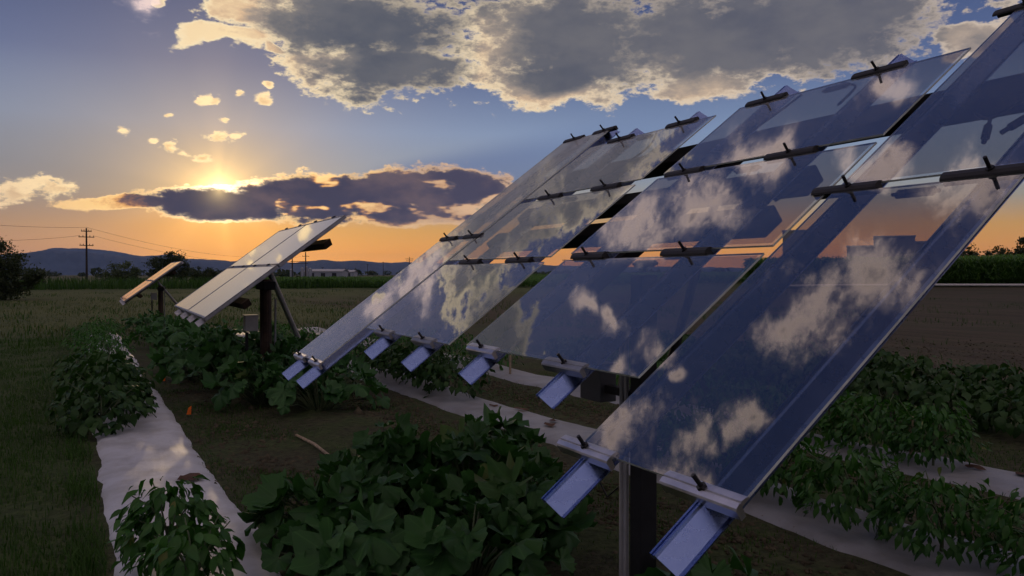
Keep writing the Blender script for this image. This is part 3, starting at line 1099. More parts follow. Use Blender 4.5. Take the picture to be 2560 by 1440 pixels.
SQ = [squash_leaf_mesh(s, 0.138) for s in range(10)]
PEP = [lance_leaf_mesh(s, 0.092, 0.042, M['pepper'], 'pepper_leaf') for s in range(6)]
BEAN = [lance_leaf_mesh(s + 20, 0.085, 0.062, M['bean'], 'bean_leaf', 0.2) for s in range(5)]


def aim(pos, out, droop, roll, sc):
    """leaf matrix: +y along 'out' tipped down by droop, +z up"""
    y = Vector((out.x, out.y, 0))
    if y.length < 1e-4:
        y = Vector((1, 0, 0))
    y.normalize()
    y = (y * math.cos(droop) - Vector((0, 0, 1)) * math.sin(droop)).normalized()
    z = Vector((0, 0, 1)) - y * y.z
    z.normalize()
    x = y.cross(z).normalized()
    m3 = Matrix((x, y, z)).transposed()
    return Matrix.Translation(pos) @ m3.to_4x4() @ Matrix.Rotation(roll, 4, 'Y') @ Matrix.Scale(sc, 4)


def squash_plant(x, y, label, n=48, rad_=0.52, hgt=0.50, seed=0, group='squash plants in the bed below the racks', big=1.0):
    r = random.Random(seed)
    z0 = float(gz(x, y)) + 0.03
    t = thing('squash_plant', label, 'squash plant', (x, y, z0), 0, group)
    stems = MB()
    for i in range(n):
        a = r.uniform(0, 2 * math.pi)
        q = math.sqrt(r.uniform(0.0, 1.0))
        rr = rad_ * q * (0.85 + 0.3 * math.sin(3 * a + seed))
        top = hgt * (1 - 0.62 * q ** 2.2) * r.uniform(0.62, 1.12)
        if r.random() < 0.22:
            top *= 0.5
        p = Vector((rr * math.cos(a), rr * math.sin(a), max(0.05, top)))
        out = Vector((math.cos(a + r.uniform(-0.9, 0.9)), math.sin(a + r.uniform(-0.9, 0.9)), 0))
        droop = r.uniform(-0.15, 0.55) + 0.5 * q
        sc = big * r.uniform(0.5, 1.25) * (1.0 if top > 0.2 else 0.8)
        link('leaf', SQ[r.randrange(len(SQ))], t, M=aim(p, out, droop, r.uniform(-0.65, 0.65), sc))
        b = Vector((rr * 0.25 * math.cos(a), rr * 0.25 * math.sin(a), 0.0))
        mid = (b + p) / 2 + Vector((0, 0, 0.05))
        stems.tube([b, mid, p], [0.009, 0.007, 0.005], 5, caps=False)
    stems.build('stem', M['stem'], t, smooth=True)
    return t


def dome_points(r, n, rad_, hgt, low=0.10):
    out = []
    for i in range(n):
        a = r.uniform(0, 2 * math.pi)
        c = r.uniform(-0.75, 1.0)
        s = math.sqrt(max(0, 1 - c * c))
        k = r.uniform(0.55, 1.0) ** 0.6 * (0.85 + 0.25 * math.sin(3 * a + 5 * c) * r.uniform(0.3, 1))
        out.append((Vector((rad_ * k * s * math.cos(a), rad_ * k * s * math.sin(a), max(0.03, hgt * (0.46 + 0.54 * c * k)))), a))
    return out


def bush_stems(r, rad_, hgt, n=7):
    mb = MB()
    mb.tube([(0, 0, -0.02), (0.01, 0.0, hgt * 0.45)], [0.012, 0.009], 6, caps=False)
    for i in range(n):
        a = 2 * math.pi * i / n + r.uniform(-0.3, 0.3)
        e = Vector((rad_ * 0.7 * math.cos(a), rad_ * 0.7 * math.sin(a), hgt * r.uniform(0.6, 0.92)))
        s = Vector((0, 0, hgt * r.uniform(0.15, 0.4)))
        mb.tube([s, (s + e) / 2 + Vector((0, 0, 0.04)), e], [0.007, 0.005, 0.003], 5, caps=False)
    return mb


def pepper_plant(x, y, label, n=200, rad_=0.30, hgt=0.58, seed=0, group='pepper plants on the mulch strips', single=True, lib=None, name='pepper_plant', cat='pepper plant', k=0, sc0=1.0):
    r = random.Random(seed)
    lib = lib or PEP
    z0 = bed_z(k, x, y) + 0.02
    t = thing(name, label, cat, (x, y, z0), r.uniform(0, 6), group)
    bush_stems(r, rad_, hgt).build('stem', M['stem'], t, smooth=True)
    mats = []
    for p, a in dome_points(r, n, rad_, hgt):
        aa = a + r.uniform(-0.8, 0.8)
        m = aim(p, Vector((math.cos(aa), math.sin(aa), 0)), r.uniform(0.0, 1.15), r.uniform(-0.6, 0.6), sc0 * r.uniform(0.55, 1.2))
        mats.append((m, r.randrange(len(lib))))
    if single:
        for m, i in mats[:290]:
            link('leaf', lib[i], t, M=m)
        mats = mats[290:]
    if mats:
        VV, FF, b = [], [], 0
        for m, i in mats:
            me = lib[i]
            co = np.array([v.co for v in me.vertices])
            mm = np.array(m)
            VV.append(co @ mm[:3, :3].T + mm[:3, 3])
            FF.append(np.array([list(p.vertices) for p in me.polygons]) + b)
            b += len(co)
        me = fast_mesh('foliage', np.concatenate(VV), np.concatenate(FF), lib[0].materials[0], True)
        o = link('foliage', me, t)
        o['kind'] = 'stuff'
    return t


ORD = ['nearest', 'second', 'third', 'fourth', 'fifth', 'sixth', 'seventh', 'eighth', 'ninth', 'tenth', 'eleventh', 'twelfth', 'thirteenth', 'fourteenth', 'fifteenth', 'sixteenth']

# big-leaved squash in front of the near rack
near_sq = [(1.62, 3.62, 'broad-leaved squash plant at the bottom edge, left of the rack post', 56, 0.50, 0.40),
           (2.16, 3.98, 'broad-leaved squash plant directly left of the near rack post', 60, 0.50, 0.46),
           (1.60, 4.52, 'squash plant at the left front of the big-leaved clump, leaning over the bare soil', 56, 0.50, 0.38),
           (2.20, 4.86, 'tallest squash plant in the middle of the big-leaved clump', 64, 0.52, 0.54),
           (1.84, 5.42, 'squash plant at the back left of the big-leaved clump', 56, 0.50, 0.48),
           (2.62, 5.34, 'squash plant at the back right of the big-leaved clump, before the torn mulch', 56, 0.48, 0.52),
           (1.24, 4.72, 'leftmost squash plant of the big-leaved clump, nearest the left mulch strip', 50, 0.42, 0.38),
           (1.18, 4.08, 'low squash plant at the bottom edge between the corner pepper and the clump', 44, 0.38, 0.34),
           (2.30, 2.62, 'small squash plant in front of the foot of the near rack post', 34, 0.34, 0.34)]
for i, (x, y, lab, n, rr, hh) in enumerate(near_sq):
    squash_plant(x, y, lab, n, rr, hh, 100 + i, group='squash plants of the near clump')
# the squash row goes on beyond the gap, sprawling well to the left of its bed
yy = [(9.5, 0.25), (10.3, -0.35), (10.9, 0.35), (11.8, -0.55), (12.3, 0.30), (13.2, -0.60), (13.9, 0.15), (15.0, -0.5), (16.2, 0.2), (17.2, -0.6), (18.2, 0.1), (19.2, -0.55), (20.4, 0.0), (21.6, -0.4), (22.8, 0.1), (24.0, -0.4)]
for i, (y, dx) in enumerate(yy):
    x = row_x(1, y) + dx + rng.uniform(-0.1, 0.1)
    squash_plant(x, y, '%s squash plant beyond the soil gap, in the row below the racks' % ORD[i], 56 if y < 14.5 else 36, rng.uniform(0.66, 0.80), rng.uniform(0.54, 0.70), 140 + i, big=1.12)

# left mulch strip
pepper_plant(0.33, 4.62, 'leafy pepper plant on the white mulch strip at the bottom left corner', 460, 0.27, 0.54, 300, 'pepper plants on the left mulch strip', k=0, sc0=0.95)
pepper_plant(0.40, 4.16, 'pepper plant cut by the bottom edge on the left mulch strip', 200, 0.25, 0.42, 301, 'pepper plants on the left mulch strip', k=0, sc0=1.2)
y = 9.25
i = 0
while y < 12.6:
    pepper_plant(row_x(0, y) - 0.22 + rng.uniform(-0.16, 0.12), y, '%s bush in the dark clump halfway along the left mulch strip' % ORD[i], 280, rng.uniform(0.48, 0.58), rng.uniform(0.56, 0.72), 310 + i,
                 'dark bushes halfway along the left mulch strip', single=(i < 1), lib=BEAN, k=0, sc0=1.3)
    y += rng.uniform(0.55, 0.72)
    i += 1
y = 15.6
i = 0
while y < 24.5:
    pepper_plant(row_x(0, y) - 0.15 + rng.uniform(-0.25, 0.15), y, '%s low bush at the far end of the left mulch strip' % ORD[i], 200, rng.uniform(0.40, 0.55), rng.uniform(0.45, 0.62), 330 + i,
                 'low bushes at the far end of the left mulch strip', single=False, k=0)
    y += rng.uniform(0.8, 1.1)
    i += 1
# third bed, behind the rack
for i, y in enumerate([1.75, 2.35, 2.95, 3.55, 4.15, 4.75, 5.3]):
    pepper_plant(row_x(2, y) + rng.uniform(-0.1, 0.1), y, '%s pepper plant in the bed just behind the near rack' % ORD[i], 560, rng.uniform(0.36, 0.44), rng.uniform(0.46, 0.56), 360 + i,
                 'pepper plants behind the near rack', single=(1 <= i <= 3), k=2, sc0=0.88)
for i, y in enumerate([9.7, 10.3, 10.9, 11.6, 12.3]):
    pepper_plant(row_x(2, y) + rng.uniform(-0.1, 0.1), y, '%s bush of the dense dark mound beside the torn mulch' % ORD[i], 260, rng.uniform(0.46, 0.55), rng.uniform(0.62, 0.76), 380 + i,
                 'dense dark mound beside the torn mulch', single=False, lib=BEAN, name='bean_bush', cat='bean bush', k=2, sc0=1.2)
for i, y in enumerate([13.6, 14.6, 15.6, 16.7, 17.8, 19.0, 20.2, 21.5, 22.8]):
    pepper_plant(row_x(2, y) + rng.uniform(-0.15, 0.15), y, '%s low bush right of the brown rack post' % ORD[i], 180, rng.uniform(0.45, 0.55), rng.uniform(0.45, 0.6), 395 + i,
                 'low bushes right of the brown rack post', single=False, k=2)
# fourth bed
for i, y in enumerate([4.25, 4.8, 5.35, 5.9, 6.5]):
    pepper_plant(row_x(3, y) + rng.uniform(-0.1, 0.1), y, '%s pepper plant in the bed with the wooden stake' % ORD[i], 560, rng.uniform(0.40, 0.46), rng.uniform(0.50, 0.60), 420 + i,
                 'pepper plants in the bed with the stake', single=(i < 2), k=3, sc0=0.9)
for i, y in enumerate([7.4, 8.2, 9.0, 12.0, 12.9, 13.8, 14.8, 15.8, 17.0, 18.4, 19.8]):
    pepper_plant(row_x(3, y) + rng.uniform(-0.1, 0.1), y, '%s bush seen below the middle panels of the near rack' % ORD[i], 190, rng.uniform(0.42, 0.5), rng.uniform(0.5, 0.65), 440 + i,
                 'bushes below the middle panels', single=False, k=3)
# two dense dark rows at the right
for kk, nm in ((4, 'front'), (5, 'back')):
    i = 0
    y = 3.2
    while y < 13.5 and i < 16:
        pepper_plant(row_x(kk, y) + rng.uniform(-0.15, 0.15), y, '%s bean bush from the camera in the %s dark row at the right' % (ORD[i], nm), 300, rng.uniform(0.50, 0.62), rng.uniform(0.46, 0.62), 470 + kk * 30 + i,
                     'bean bushes in the dark rows at the right', single=False, lib=BEAN, name='bean_bush', cat='bean bush', k=kk, sc0=1.35)
        y += rng.uniform(0.62, 0.8)
        i += 1

# ------------------------------------------------------------------ grass
def blades(name, pts, hmin, hmax, wd, mat, label, lean=0.5, seed=1):
    r = np.random.default_rng(seed)
    n = len(pts)
    a = r.uniform(0, 2 * np.pi, n)
    h = r.uniform(hmin, hmax, n)
    ln = r.uniform(0.1, lean, n) * h
    d = np.stack([np.cos(a), np.sin(a)], 1)
    t = np.stack([-np.sin(a), np.cos(a)], 1) * (wd * r.uniform(0.6, 1.3, n))[:, None]
    z = gz(pts[:, 0], pts[:, 1])
    B = np.column_stack([pts, z - 0.005])
    v0 = B + np.column_stack([t, np.zeros(n)])
    v1 = B - np.column_stack([t, np.zeros(n)])
    mid = B + np.column_stack([d * (ln * 0.35)[:, None], h * 0.6])
    v2 = mid - np.column_stack([t * 0.7, np.zeros(n)])
    v3 = mid + np.column_stack([t * 0.7, np.zeros(n)])
    tip = B + np.column_stack([d * ln[:, None], h])
    v4 = tip + np.column_stack([t * 0.05, np.zeros(n)])
    v5 = tip - np.column_stack([t * 0.05, np.zeros(n)])
    V = np.stack([v0, v1, v2, v3, v4, v5], 1).reshape(-1, 3)
    b = np.arange(n)[:, None] * 6
    F = np.concatenate([b + np.array([[0, 1, 2, 3]]), b + np.array([[3, 2, 5, 4]])], 0)
    o = bpy.data.objects.new(name, fast_mesh(name, V, F, mat))
    COL.objects.link(o)
    return tag(o, label, kind='stuff')


def scatter(n, x0, x1, y0, y1, seed, power=1.0):
    r = np.random.default_rng(seed)
    u = r.uniform(0, 1, n) ** power
    y = y0 + (y1 - y0) * u
    x = r.uniform(x0, x1, n) + ROW_LEAN * y
    # clumps
    cl = np.sin(x * 3.1 + 2 * np.sin(y * 1.9)) * np.sin(y * 2.3 + np.sin(x * 2.1)) + r.normal(0, 0.6, n)
    keep = cl > -0.45
    return np.stack([x, y], 1)[keep]


P_ = scatter(90000, -2.6, 0.17, 3.8, 24, 3, 1.8)
blades('lawn_grass', P_, 0.02, 0.07, 0.0035, M['grass'], 'short dark grass left of the first mulch strip', seed=4)
P_ = np.concatenate([scatter(44000, 0.96, 2.8, 3.4, 13, 5, 1.4), scatter(12000, 2.9, 4.05, 2.0, 14, 6, 1.4), scatter(12000, 4.9, 6.0, 1.5, 14, 7, 1.3), scatter(9000, 6.8, 8.0, 1.5, 12, 8, 1.2)])
keep = (np.sin(P_[:, 0] * 2.7 + 1.0) * np.sin(P_[:, 1] * 1.7 + P_[:, 0]) > -0.35)
blades('weeds', P_[keep], 0.012, 0.05, 0.004, M['grass'], 'sparse weeds sprouting from the soil between the beds', seed=9)
P_ = np.concatenate([scatter(14000, -14, 14, 24, 60, 12, 1.4)])
blades('meadow_grass', P_, 0.04, 0.15, 0.012, M['straw'], 'dry meadow grass beyond the beds', seed=13)
P_ = scatter(26000, -12, 30, 20, 80, 14, 1.4)
keep = (np.sin(P_[:, 0] * 0.9 + 2) * np.sin(P_[:, 1] * 0.33 + 0.7 * np.sin(P_[:, 0] * 0.4)) > 0.05)
blades('green_tufts', P_[keep], 0.06, 0.22, 0.016, M['grass'], 'dark green tufts scattered over the meadow', seed=15)
P_ = scatter(16000, 12.5, 46, 4, 60, 23, 1.5)
keep = (np.sin(P_[:, 0] * 0.7 + 2) * np.sin(P_[:, 1] * 0.5 + 0.7 * np.sin(P_[:, 0] * 0.4)) > 0.25)
blades('field_weeds', P_[keep], 0.05, 0.20, 0.010, M['grass'], 'low weeds scattered over the bare field at the right', seed=24)
P_ = scatter(9000, -26, 40, 95, 112, 17, 1.0)
blades('tall_weeds', P_, 0.5, 1.5, 0.06, M['grass'], 'band of tall dark weeds along the far edge of the meadow', seed=18)
# grass tongues creeping over the left edge of the strip
P_ = scatter(5000, 0.02, 0.22, 3.8, 16, 21, 1.4)
blades('edge_grass', P_, 0.05, 0.13, 0.004, M['grass'], 'grass tongues creeping over the edge of the left mulch strip', lean=0.9, seed=22)


# clods and straw on the soil
def clods(pts, seed):
    r = np.random.default_rng(seed)
    n = len(pts)
    base = np.array([[1, 0, 0], [-1, 0, 0], [0, 1, 0], [0, -1, 0], [0, 0, 1], [0, 0, -1]], float)
    tri = np.array([[0, 2, 4], [2, 1, 4], [1, 3, 4], [3, 0, 4], [2, 0, 5], [1, 2, 5], [3, 1, 5], [0, 3, 5]])
    s = r.gamma(2.0, 0.006, n)[:, None, None] + 0.004
    V = base[None] * s * r.uniform(0.6, 1.4, (n, 6, 3)) * np.array([1, 1, 0.7])
    a = r.uniform(0, 6.28, n)
    c, q = np.cos(a), np.sin(a)
    x = V[:, :, 0] * c[:, None] - V[:, :, 1] * q[:, None]
    y = V[:, :, 0] * q[:, None] + V[:, :, 1] * c[:, None]
    V[:, :, 0] = x + pts[:, 0][:, None]
    V[:, :, 1] = y + pts[:, 1][:, None]
    V[:, :, 2] += (gz(pts[:, 0], pts[:, 1]) + 0.004)[:, None]
    F = (np.arange(n)[:, None, None] * 6 + tri[None]).reshape(-1, 3)
    o = bpy.data.objects.new('soil_clods', fast_mesh('soil_clods', V.reshape(-1, 3), F, M['clod']))
    COL.objects.link(o)
    return tag(o, 'small clods and crumbs of soil between the beds', kind='stuff')


M['clod'] = simple('dry_clod', (0.060, 0.052, 0.034), 0.95, 0, 0.1, 0.4, 6)
clods(np.concatenate([scatter(9000, 0.96, 2.9, 3.2, 14, 41, 1.5), scatter(7000, 2.9, 4.0, 1.8, 13, 42, 1.3), scatter(7000, 4.9, 6.0, 1.4, 12, 43, 1.2), scatter(6000, 10.8, 20, 3, 20, 44, 1.2)]), 45)
P_ = np.concatenate([scatter(3500, 0.96, 2.9, 3.2, 14, 46, 1.5), scatter(3500, 2.9, 6.0, 1.4, 13, 47, 1.3)])
blades('straw_litter', P_, 0.006, 0.016, 0.0022, M['straw'], 'bits of dry straw lying on the soil', lean=7.0, seed=48)


# ------------------------------------------------------------------ trees
def crown_mesh(name, ells, n, leaf, mat, seed, clumps=60):
    """ells: (cx, cy, cz, rx, ry, rz); leaf quads gathered in clumps, thicker near the outside"""
    r = np.random.default_rng(seed)
    ells = np.array(ells, float)
    vol = (ells[:, 3] * ells[:, 4] * ells[:, 5]) ** 0.67
    ci = r.choice(len(ells), clumps, p=vol / vol.sum())
    d = r.normal(0, 1, (clumps, 3))
    d /= np.linalg.norm(d, axis=1)[:, None]
    rr = r.uniform(0.35, 1.0, clumps) ** 0.5
    C = ells[ci, :3] + d * rr[:, None] * ells[ci, 3:]
    size = r.uniform(0.10, 0.24, clumps) * ells[ci, 3:].mean(1)
    k = r.integers(0, clumps, n)
    P = C[k] + r.normal(0, 1, (n, 3)) * size[k][:, None] * np.array([1, 1, 0.75])
    a = r.normal(0, 1, (n, 3))
    a /= np.linalg.norm(a, axis=1)[:, None]
    b = np.cross(a, r.normal(0, 1, (n, 3)))
    b /= np.linalg.norm(b, axis=1)[:, None]
    s = leaf * r.uniform(0.6, 1.4, n)[:, None]
    V = np.stack([P - a * s, P + b * s * 0.55, P + a * s, P - b * s * 0.55], 1).reshape(-1, 3)
    F = np.arange(n * 4).reshape(n, 4)
    return fast_mesh(name, V, F, mat)


def tree(x, y, label, hgt, ells, n, leaf, mat, seed, trunk_r=0.15, name='tree', cat='tree', group=None, clumps=60):
    t = thing(name, label, cat, (x, y, float(gz(x, y))), 0, group)
    link('crown', crown_mesh('crown', ells, n, leaf, mat, seed, clumps), t)
    r = random.Random(seed)
    mb = MB()
    mb.tube([(0, 0, -0.1), (0.05, 0.02, hgt * 0.3), (0.0, 0.05, hgt * 0.62)], [trunk_r, trunk_r * 0.75, trunk_r * 0.35], 8)
    for e in ells:
        c = Vector(e[:3])
        s = Vector((0, 0, hgt * r.uniform(0.18, 0.4)))
        mb.tube([s, (s + c) / 2 + Vector((r.uniform(-.2, .2), 0, 0.1)), c], [trunk_r * 0.5, trunk_r * 0.35, trunk_r * 0.12], 6)
    mb.build('trunk', M['bark'], t, smooth=True)
    return t


def at(azd, dist):
    """place on the land by compass bearing and distance"""
    return dist * math.sin(rad(azd)), dist * math.cos(rad(azd))


x, y = at(-5.1, 64)
tree(x, y, 'black bushy tree at the left edge of the field', 4.0, [(-0.4, 0, 1.9, 1.9, 2.1, 1.9), (1.2, 0, 1.7, 1.1, 1.3, 0.8), (-0.3, 0, 2.9, 1.3, 1.4, 1.0), (0.0, 0, 0.7, 1.6, 1.6, 0.8)], 14000, 0.09, M['tree'], 1, 0.16, clumps=90)
x, y = at(1.45, 150)
tree(x, y, 'pale green spreading tree between the utility pole and the farthest rack', 3.9, [(0, 0, 2.5, 2.4, 2.2, 1.3), (-1.4, 0, 1.7, 1.4, 1.3, 0.9), (1.5, 0, 1.9, 1.3, 1.3, 0.9)], 4200, 0.15, M['tree_pale'], 2, 0.14, clumps=40)
x, y = at(1.2, 138)
tree(x, y, 'dark low shrub in front of the pale spreading tree', 2.0, [(0, 0, 0.9, 2.2, 1.5, 0.9), (1.5, 0, 0.7, 1.6, 1.2, 0.7)], 2500, 0.13, M['tree'], 12, 0.08, name='shrub', cat='shrub')
x, y = at(4.05, 165)
tree(x, y, 'dark round tree behind the farthest solar rack', 6.2, [(0, 0, 3.6, 3.5, 3.2, 2.2), (-1.6, 0, 2.4, 2.4, 2.4, 1.8), (1.7, 0, 2.6, 2.6, 2.4, 1.9), (0.6, 0, 4.6, 2.2, 2.0, 1.3)], 8000, 0.17, M['tree'], 3, 0.22, clumps=90)
x, y = at(6.35, 160)
tree(x, y, 'dark shrubby tree between the two rear solar racks', 3.6, [(0, 0, 1.8, 1.9, 1.8, 1.5), (1.3, 0, 1.2, 1.7, 1.5, 1.1), (-1.3, 0, 1.2, 1.5, 1.4, 1.0)], 4500, 0.15, M['tree'], 4, 0.12)
for i, (azd, dist, h, w) in enumerate([(56.6, 118, 5.2, 4.8), (58.0, 122, 4.1, 3.6), (59.3, 116, 4.9, 4.6), (60.6, 112, 6.0, 3.2), (55.0, 125, 4.6, 4.2), (61.9, 118, 5.2, 4.4)]):
    x, y = at(azd, dist)
    lab = ['leafy tree just right of the nearest panel, over the corn', 'lower tree in the dip over the corn at the right', 'rounded tree over the corn near the right edge', 'tall tree at the right edge over the corn',
           'tree over the corn seen through the nearest panel', 'tree beyond the right edge behind the corn'][i]
    tree(x, y, lab, h, [(0, 0, h * 0.55, w * 0.55, w * 0.5, h * 0.36), (-w * 0.35, 0, h * 0.42, w * 0.4, w * 0.4, h * 0.28), (w * 0.35, 0, h * 0.45, w * 0.4, w * 0.4, h * 0.3)], 5000, 0.17, M['tree'], 20 + i, 0.2, group='trees beyond the corn')

# far-off tree belts on the plain
r = np.random.default_rng(5)
VV = []
for i in range(240):
    azd = r.uniform(-12, 75)
    dist = r.uniform(520, 1300)
    x, y = at(azd, dist)
    w, h = r.uniform(4, 10), r.uniform(3, 7.5)
    n = 60
    d = r.normal(0, 1, (n, 3))
    d /= np.linalg.norm(d, axis=1)[:, None]
    P = np.array([x, y, h * 0.5]) + d * np.array([w, w, h * 0.5]) * r.uniform(0.5, 1, n)[:, None]
    a = r.normal(0, 1, (n, 3))
    b = r.normal(0, 1, (n, 3))
    VV.append(np.stack([P - a * 0.9, P + b * 0.9, P + a * 0.9, P - b * 0.9], 1).reshape(-1, 3))
V = np.concatenate(VV)
o = bpy.data.objects.new('tree_belt', fast_mesh('tree_belt', V, np.arange(len(V)).reshape(-1, 4), M['tree']))
COL.objects.link(o)
tag(o, 'far-off belts of dark trees on the plain below the mountains', kind='stuff')


# ------------------------------------------------------------------ corn and crop
def crop(name, pts, hgt, label, seed, leafw=0.05, nl=7):
    r = np.random.default_rng(seed)
    n = len(pts)
    z = gz(pts[:, 0], pts[:, 1])
    quads = []
    h = hgt * (r.uniform(0.84, 1.1, n) + 0.05 * np.sin(pts[:, 0] * 0.35))
    for j in range(nl):
        a = r.uniform(0, 2 * np.pi, n)
        d = np.stack([np.cos(a), np.sin(a), np.zeros(n)], 1)
        t = np.stack([-np.sin(a), np.cos(a), np.zeros(n)], 1) * leafw
        b = np.stack([pts[:, 0], pts[:, 1], z + h * (0.15 + 0.75 * j / nl)], 1)
        L = hgt * r.uniform(0.18, 0.32, n)
        m1 = b + d * (L * 0.5)[:, None] + np.array([0, 0, 1]) * (L * 0.75)[:, None]
        m2 = b + d * (L * 1.1)[:, None] + np.array([0, 0, 1]) * (L * 0.45)[:, None]
        quads.append(np.stack([b - t * 0.5, b + t * 0.5, m1 + t, m1 - t], 1))
        quads.append(np.stack([m1 - t, m1 + t, m2 + t * 0.15, m2 - t * 0.15], 1))
    b = np.stack([pts[:, 0], pts[:, 1], z], 1)
    top = b + np.array([0, 0, 1]) * h[:, None] * np.array([1.0])
    top = b.copy()
    top[:, 2] += h
    s = np.array([0.015, 0.015, 0])
    quads.append(np.stack([b - s, b + s, top + s * 0.4, top - s * 0.4], 1))
    V = np.concatenate(quads).reshape(-1, 3)
    o = bpy.data.objects.new(name, fast_mesh(name, V, np.arange(len(V)).reshape(-1, 4), M['corn']))
    COL.objects.link(o)
    return tag(o, label, kind='stuff')


def crop_points(az0, az1, d0, d1, n, seed):
    r = np.random.default_rng(seed)
    a = np.radians(r.uniform(az0, az1, n))
    d = d0 + (d1 - d0) * r.uniform(0, 1, n) ** 1.7
    return np.stack([d * np.sin(a), d * np.cos(a)], 1)


crop('corn_field', crop_points(44, 66, 78, 104, 11000, 31), 2.55, 'tall green corn field at the right, behind the bare soil', 32)
crop('low_crop_field', crop_points(9, 45, 100, 175, 12000, 33), 1.25, 'low dark green crop in a long strip before the distant sheds', 34, 0.07, 5)

# long white irrigation pipe along the foot of the corn
mb = MB()
pts = []
for azd in np.linspace(46, 66, 40):
    x, y = at(azd, 76.5)
    pts.append((x, y, float(gz(x, y)) + 0.16))
mb.tube(pts, 0.11, 8)
tag(mb.build('irrigation_pipe', simple('white_pipe', (0.42, 0.42, 0.41), 0.5), smooth=True), 'long white irrigation pipe lying along the foot of the corn', 'pipe')


# ------------------------------------------------------------------ mountains
def ridge(name, prof, dist, depth, base, mat, seed):
    """prof: (bearing, height in degrees) along the skyline; a real slope falls towards the viewer"""
    r = np.random.default_rng(seed)
    az = np.linspace(prof[0][0], prof[-1][0], 420)
    el = np.interp(az, [p[0] for p in prof], [p[1] for p in prof])
    jag = np.zeros_like(az)
    for f_, a_ in ((1.1, 0.05), (2.7, 0.03), (6.5, 0.015), (15, 0.008)):
        jag += a_ * np.sin(az * f_ + r.uniform(0, 6)) * np.sin(az * f_ * 0.37 + r.uniform(0, 6))
    el = np.maximum(el + jag, 0.02)
    rows = []
    for t in np.linspace(-1, 1, 13):
        row = []
        for a, e in zip(az, el):
            s = max(0.0, 1 - abs(t) ** 1.25)
            fold = 1 + 0.16 * math.sin(a * 9 + 4 * t) * (1 - s) * s * 4
            d = dist + depth * t
            h = dist * math.tan(rad(e)) * s * fold
            row.append((d * math.sin(rad(a)), d * math.cos(rad(a)), h - 2 + base))
        rows.append(row)
    mb = MB()
    mb.grid(rows)
    o = mb.build(name, mat, smooth=True)
    return tag(o, kind='structure')


M['hill'] = simple('haze_blue_forested_hill', (0.048, 0.066, 0.105), 0.95, 0, 0.1, 0.3, 0.004)  # forest colour with the blue of distant haze mixed into it
NEAR_R = [(-14, 0.7), (-9, 0.8), (-6, 0.95), (-4.2, 1.28), (-3.0, 1.55), (-2.2, 1.60), (-1.0, 1.52), (0.5, 1.35), (1.5, 1.22), (2.6, 1.16), (4.2, 1.12), (5.6, 1.08), (7.0, 1.08), (8.4, 0.92), (9.8, 0.80), (11.5, 0.74),
          (13.0, 0.92), (14.2, 1.05), (15.4, 1.02), (16.6, 1.06), (17.6, 0.92), (18.8, 0.82), (20.2, 0.78), (21.5, 0.84), (23, 0.78), (26, 0.84), (30, 0.7), (36, 0.62), (44, 0.5), (60, 0.35), (75, 0.2)]
FAR_R = [(-12, 0.9), (-4.0, 1.35), (-2.4, 1.72), (-1.2, 1.70), (0.4, 1.56), (1.6, 1.40), (2.6, 1.26), (3.3, 1.30), (4.2, 1.40), (4.8, 1.16), (6.0, 0.9), (8.0, 0.85), (9.2, 1.06), (10.2, 1.10), (11.0, 0.92), (13.0, 0.8), (17.0, 0.9), (20.5, 0.88), (22, 0.92), (25, 0.8), (40, 0.4)]
ridge('mountain_ridge', NEAR_R, 7200, 1500, 0, M['hill'], 1)
ridge('far_mountain_ridge', FAR_R, 9900, 1100, 0, M['hill'], 2)


# ------------------------------------------------------------------ utility poles, sheds
M['polewood'] = simple('creosoted_pole', (0.030, 0.024, 0.020), 0.85, 0, 0.2, 0.3)
M['porcelain'] = simple('insulator', (0.10, 0.09, 0.08), 0.3)
M['shedwall'] = simple('pale_metal_cladding', (0.24, 0.26, 0.31), 0.55, 0.1, 0.4, 0.06)
M['shedroof'] = simple('white_metal_roof', (0.36, 0.36, 0.37), 0.5, 0.1, 0.4, 0.06)
M['concrete'] = simple('grey_blue_block', (0.16, 0.165, 0.19), 0.8, 0, 0.3, 0.15)
M['window'] = simple('dark_window', (0.02, 0.022, 0.028), 0.15, 0, 0.6, 0.1)


def utility_pole(azd, dist, h, arms, label, group=None, r0=0.16):
    x, y = at(azd, dist)
    t = thing('utility_pole', label, 'utility pole', (x, y, float(gz(x, y))), -rad(azd) + 0.25, group)
    mb = MB()
    mb.tube([(0, 0, -0.2), (0, 0, h)], [r0, r0 * 0.62], 8)
    mb.build('pole', M['polewood'], t)
    for (z, w) in arms:
        mb = MB()
        mb.box((-w, -0.10, z - 0.07), (w, 0.10, z + 0.07))
        a = mb.build('crossarm', M['polewood'], t)
        for q in (-0.92, -0.45, 0.45, 0.92):
            mi = MB()
            mi.tube([(w * q, 0, z + 0.07), (w * q, 0, z + 0.2), (w * q, 0, z + 0.32)], [0.05, 0.09, 0.05], 6)
            mi.build('insulator', M['porcelain'], a)
    return t


def wire(p, q, sag, label, r0=0.022):
    mb = MB()
    p, q = Vector(p), Vector(q)
    pts = []
    for i in range(25):
        s = i / 24
        v = p.lerp(q, s)
        v.z -= sag * 4 * s * (1 - s)
        pts.append(v)
    mb.tube(pts, r0, 5)
    return tag(mb.build('power_line', M['wire'], smooth=True), label, 'power line', 'power lines strung from the tall utility pole')


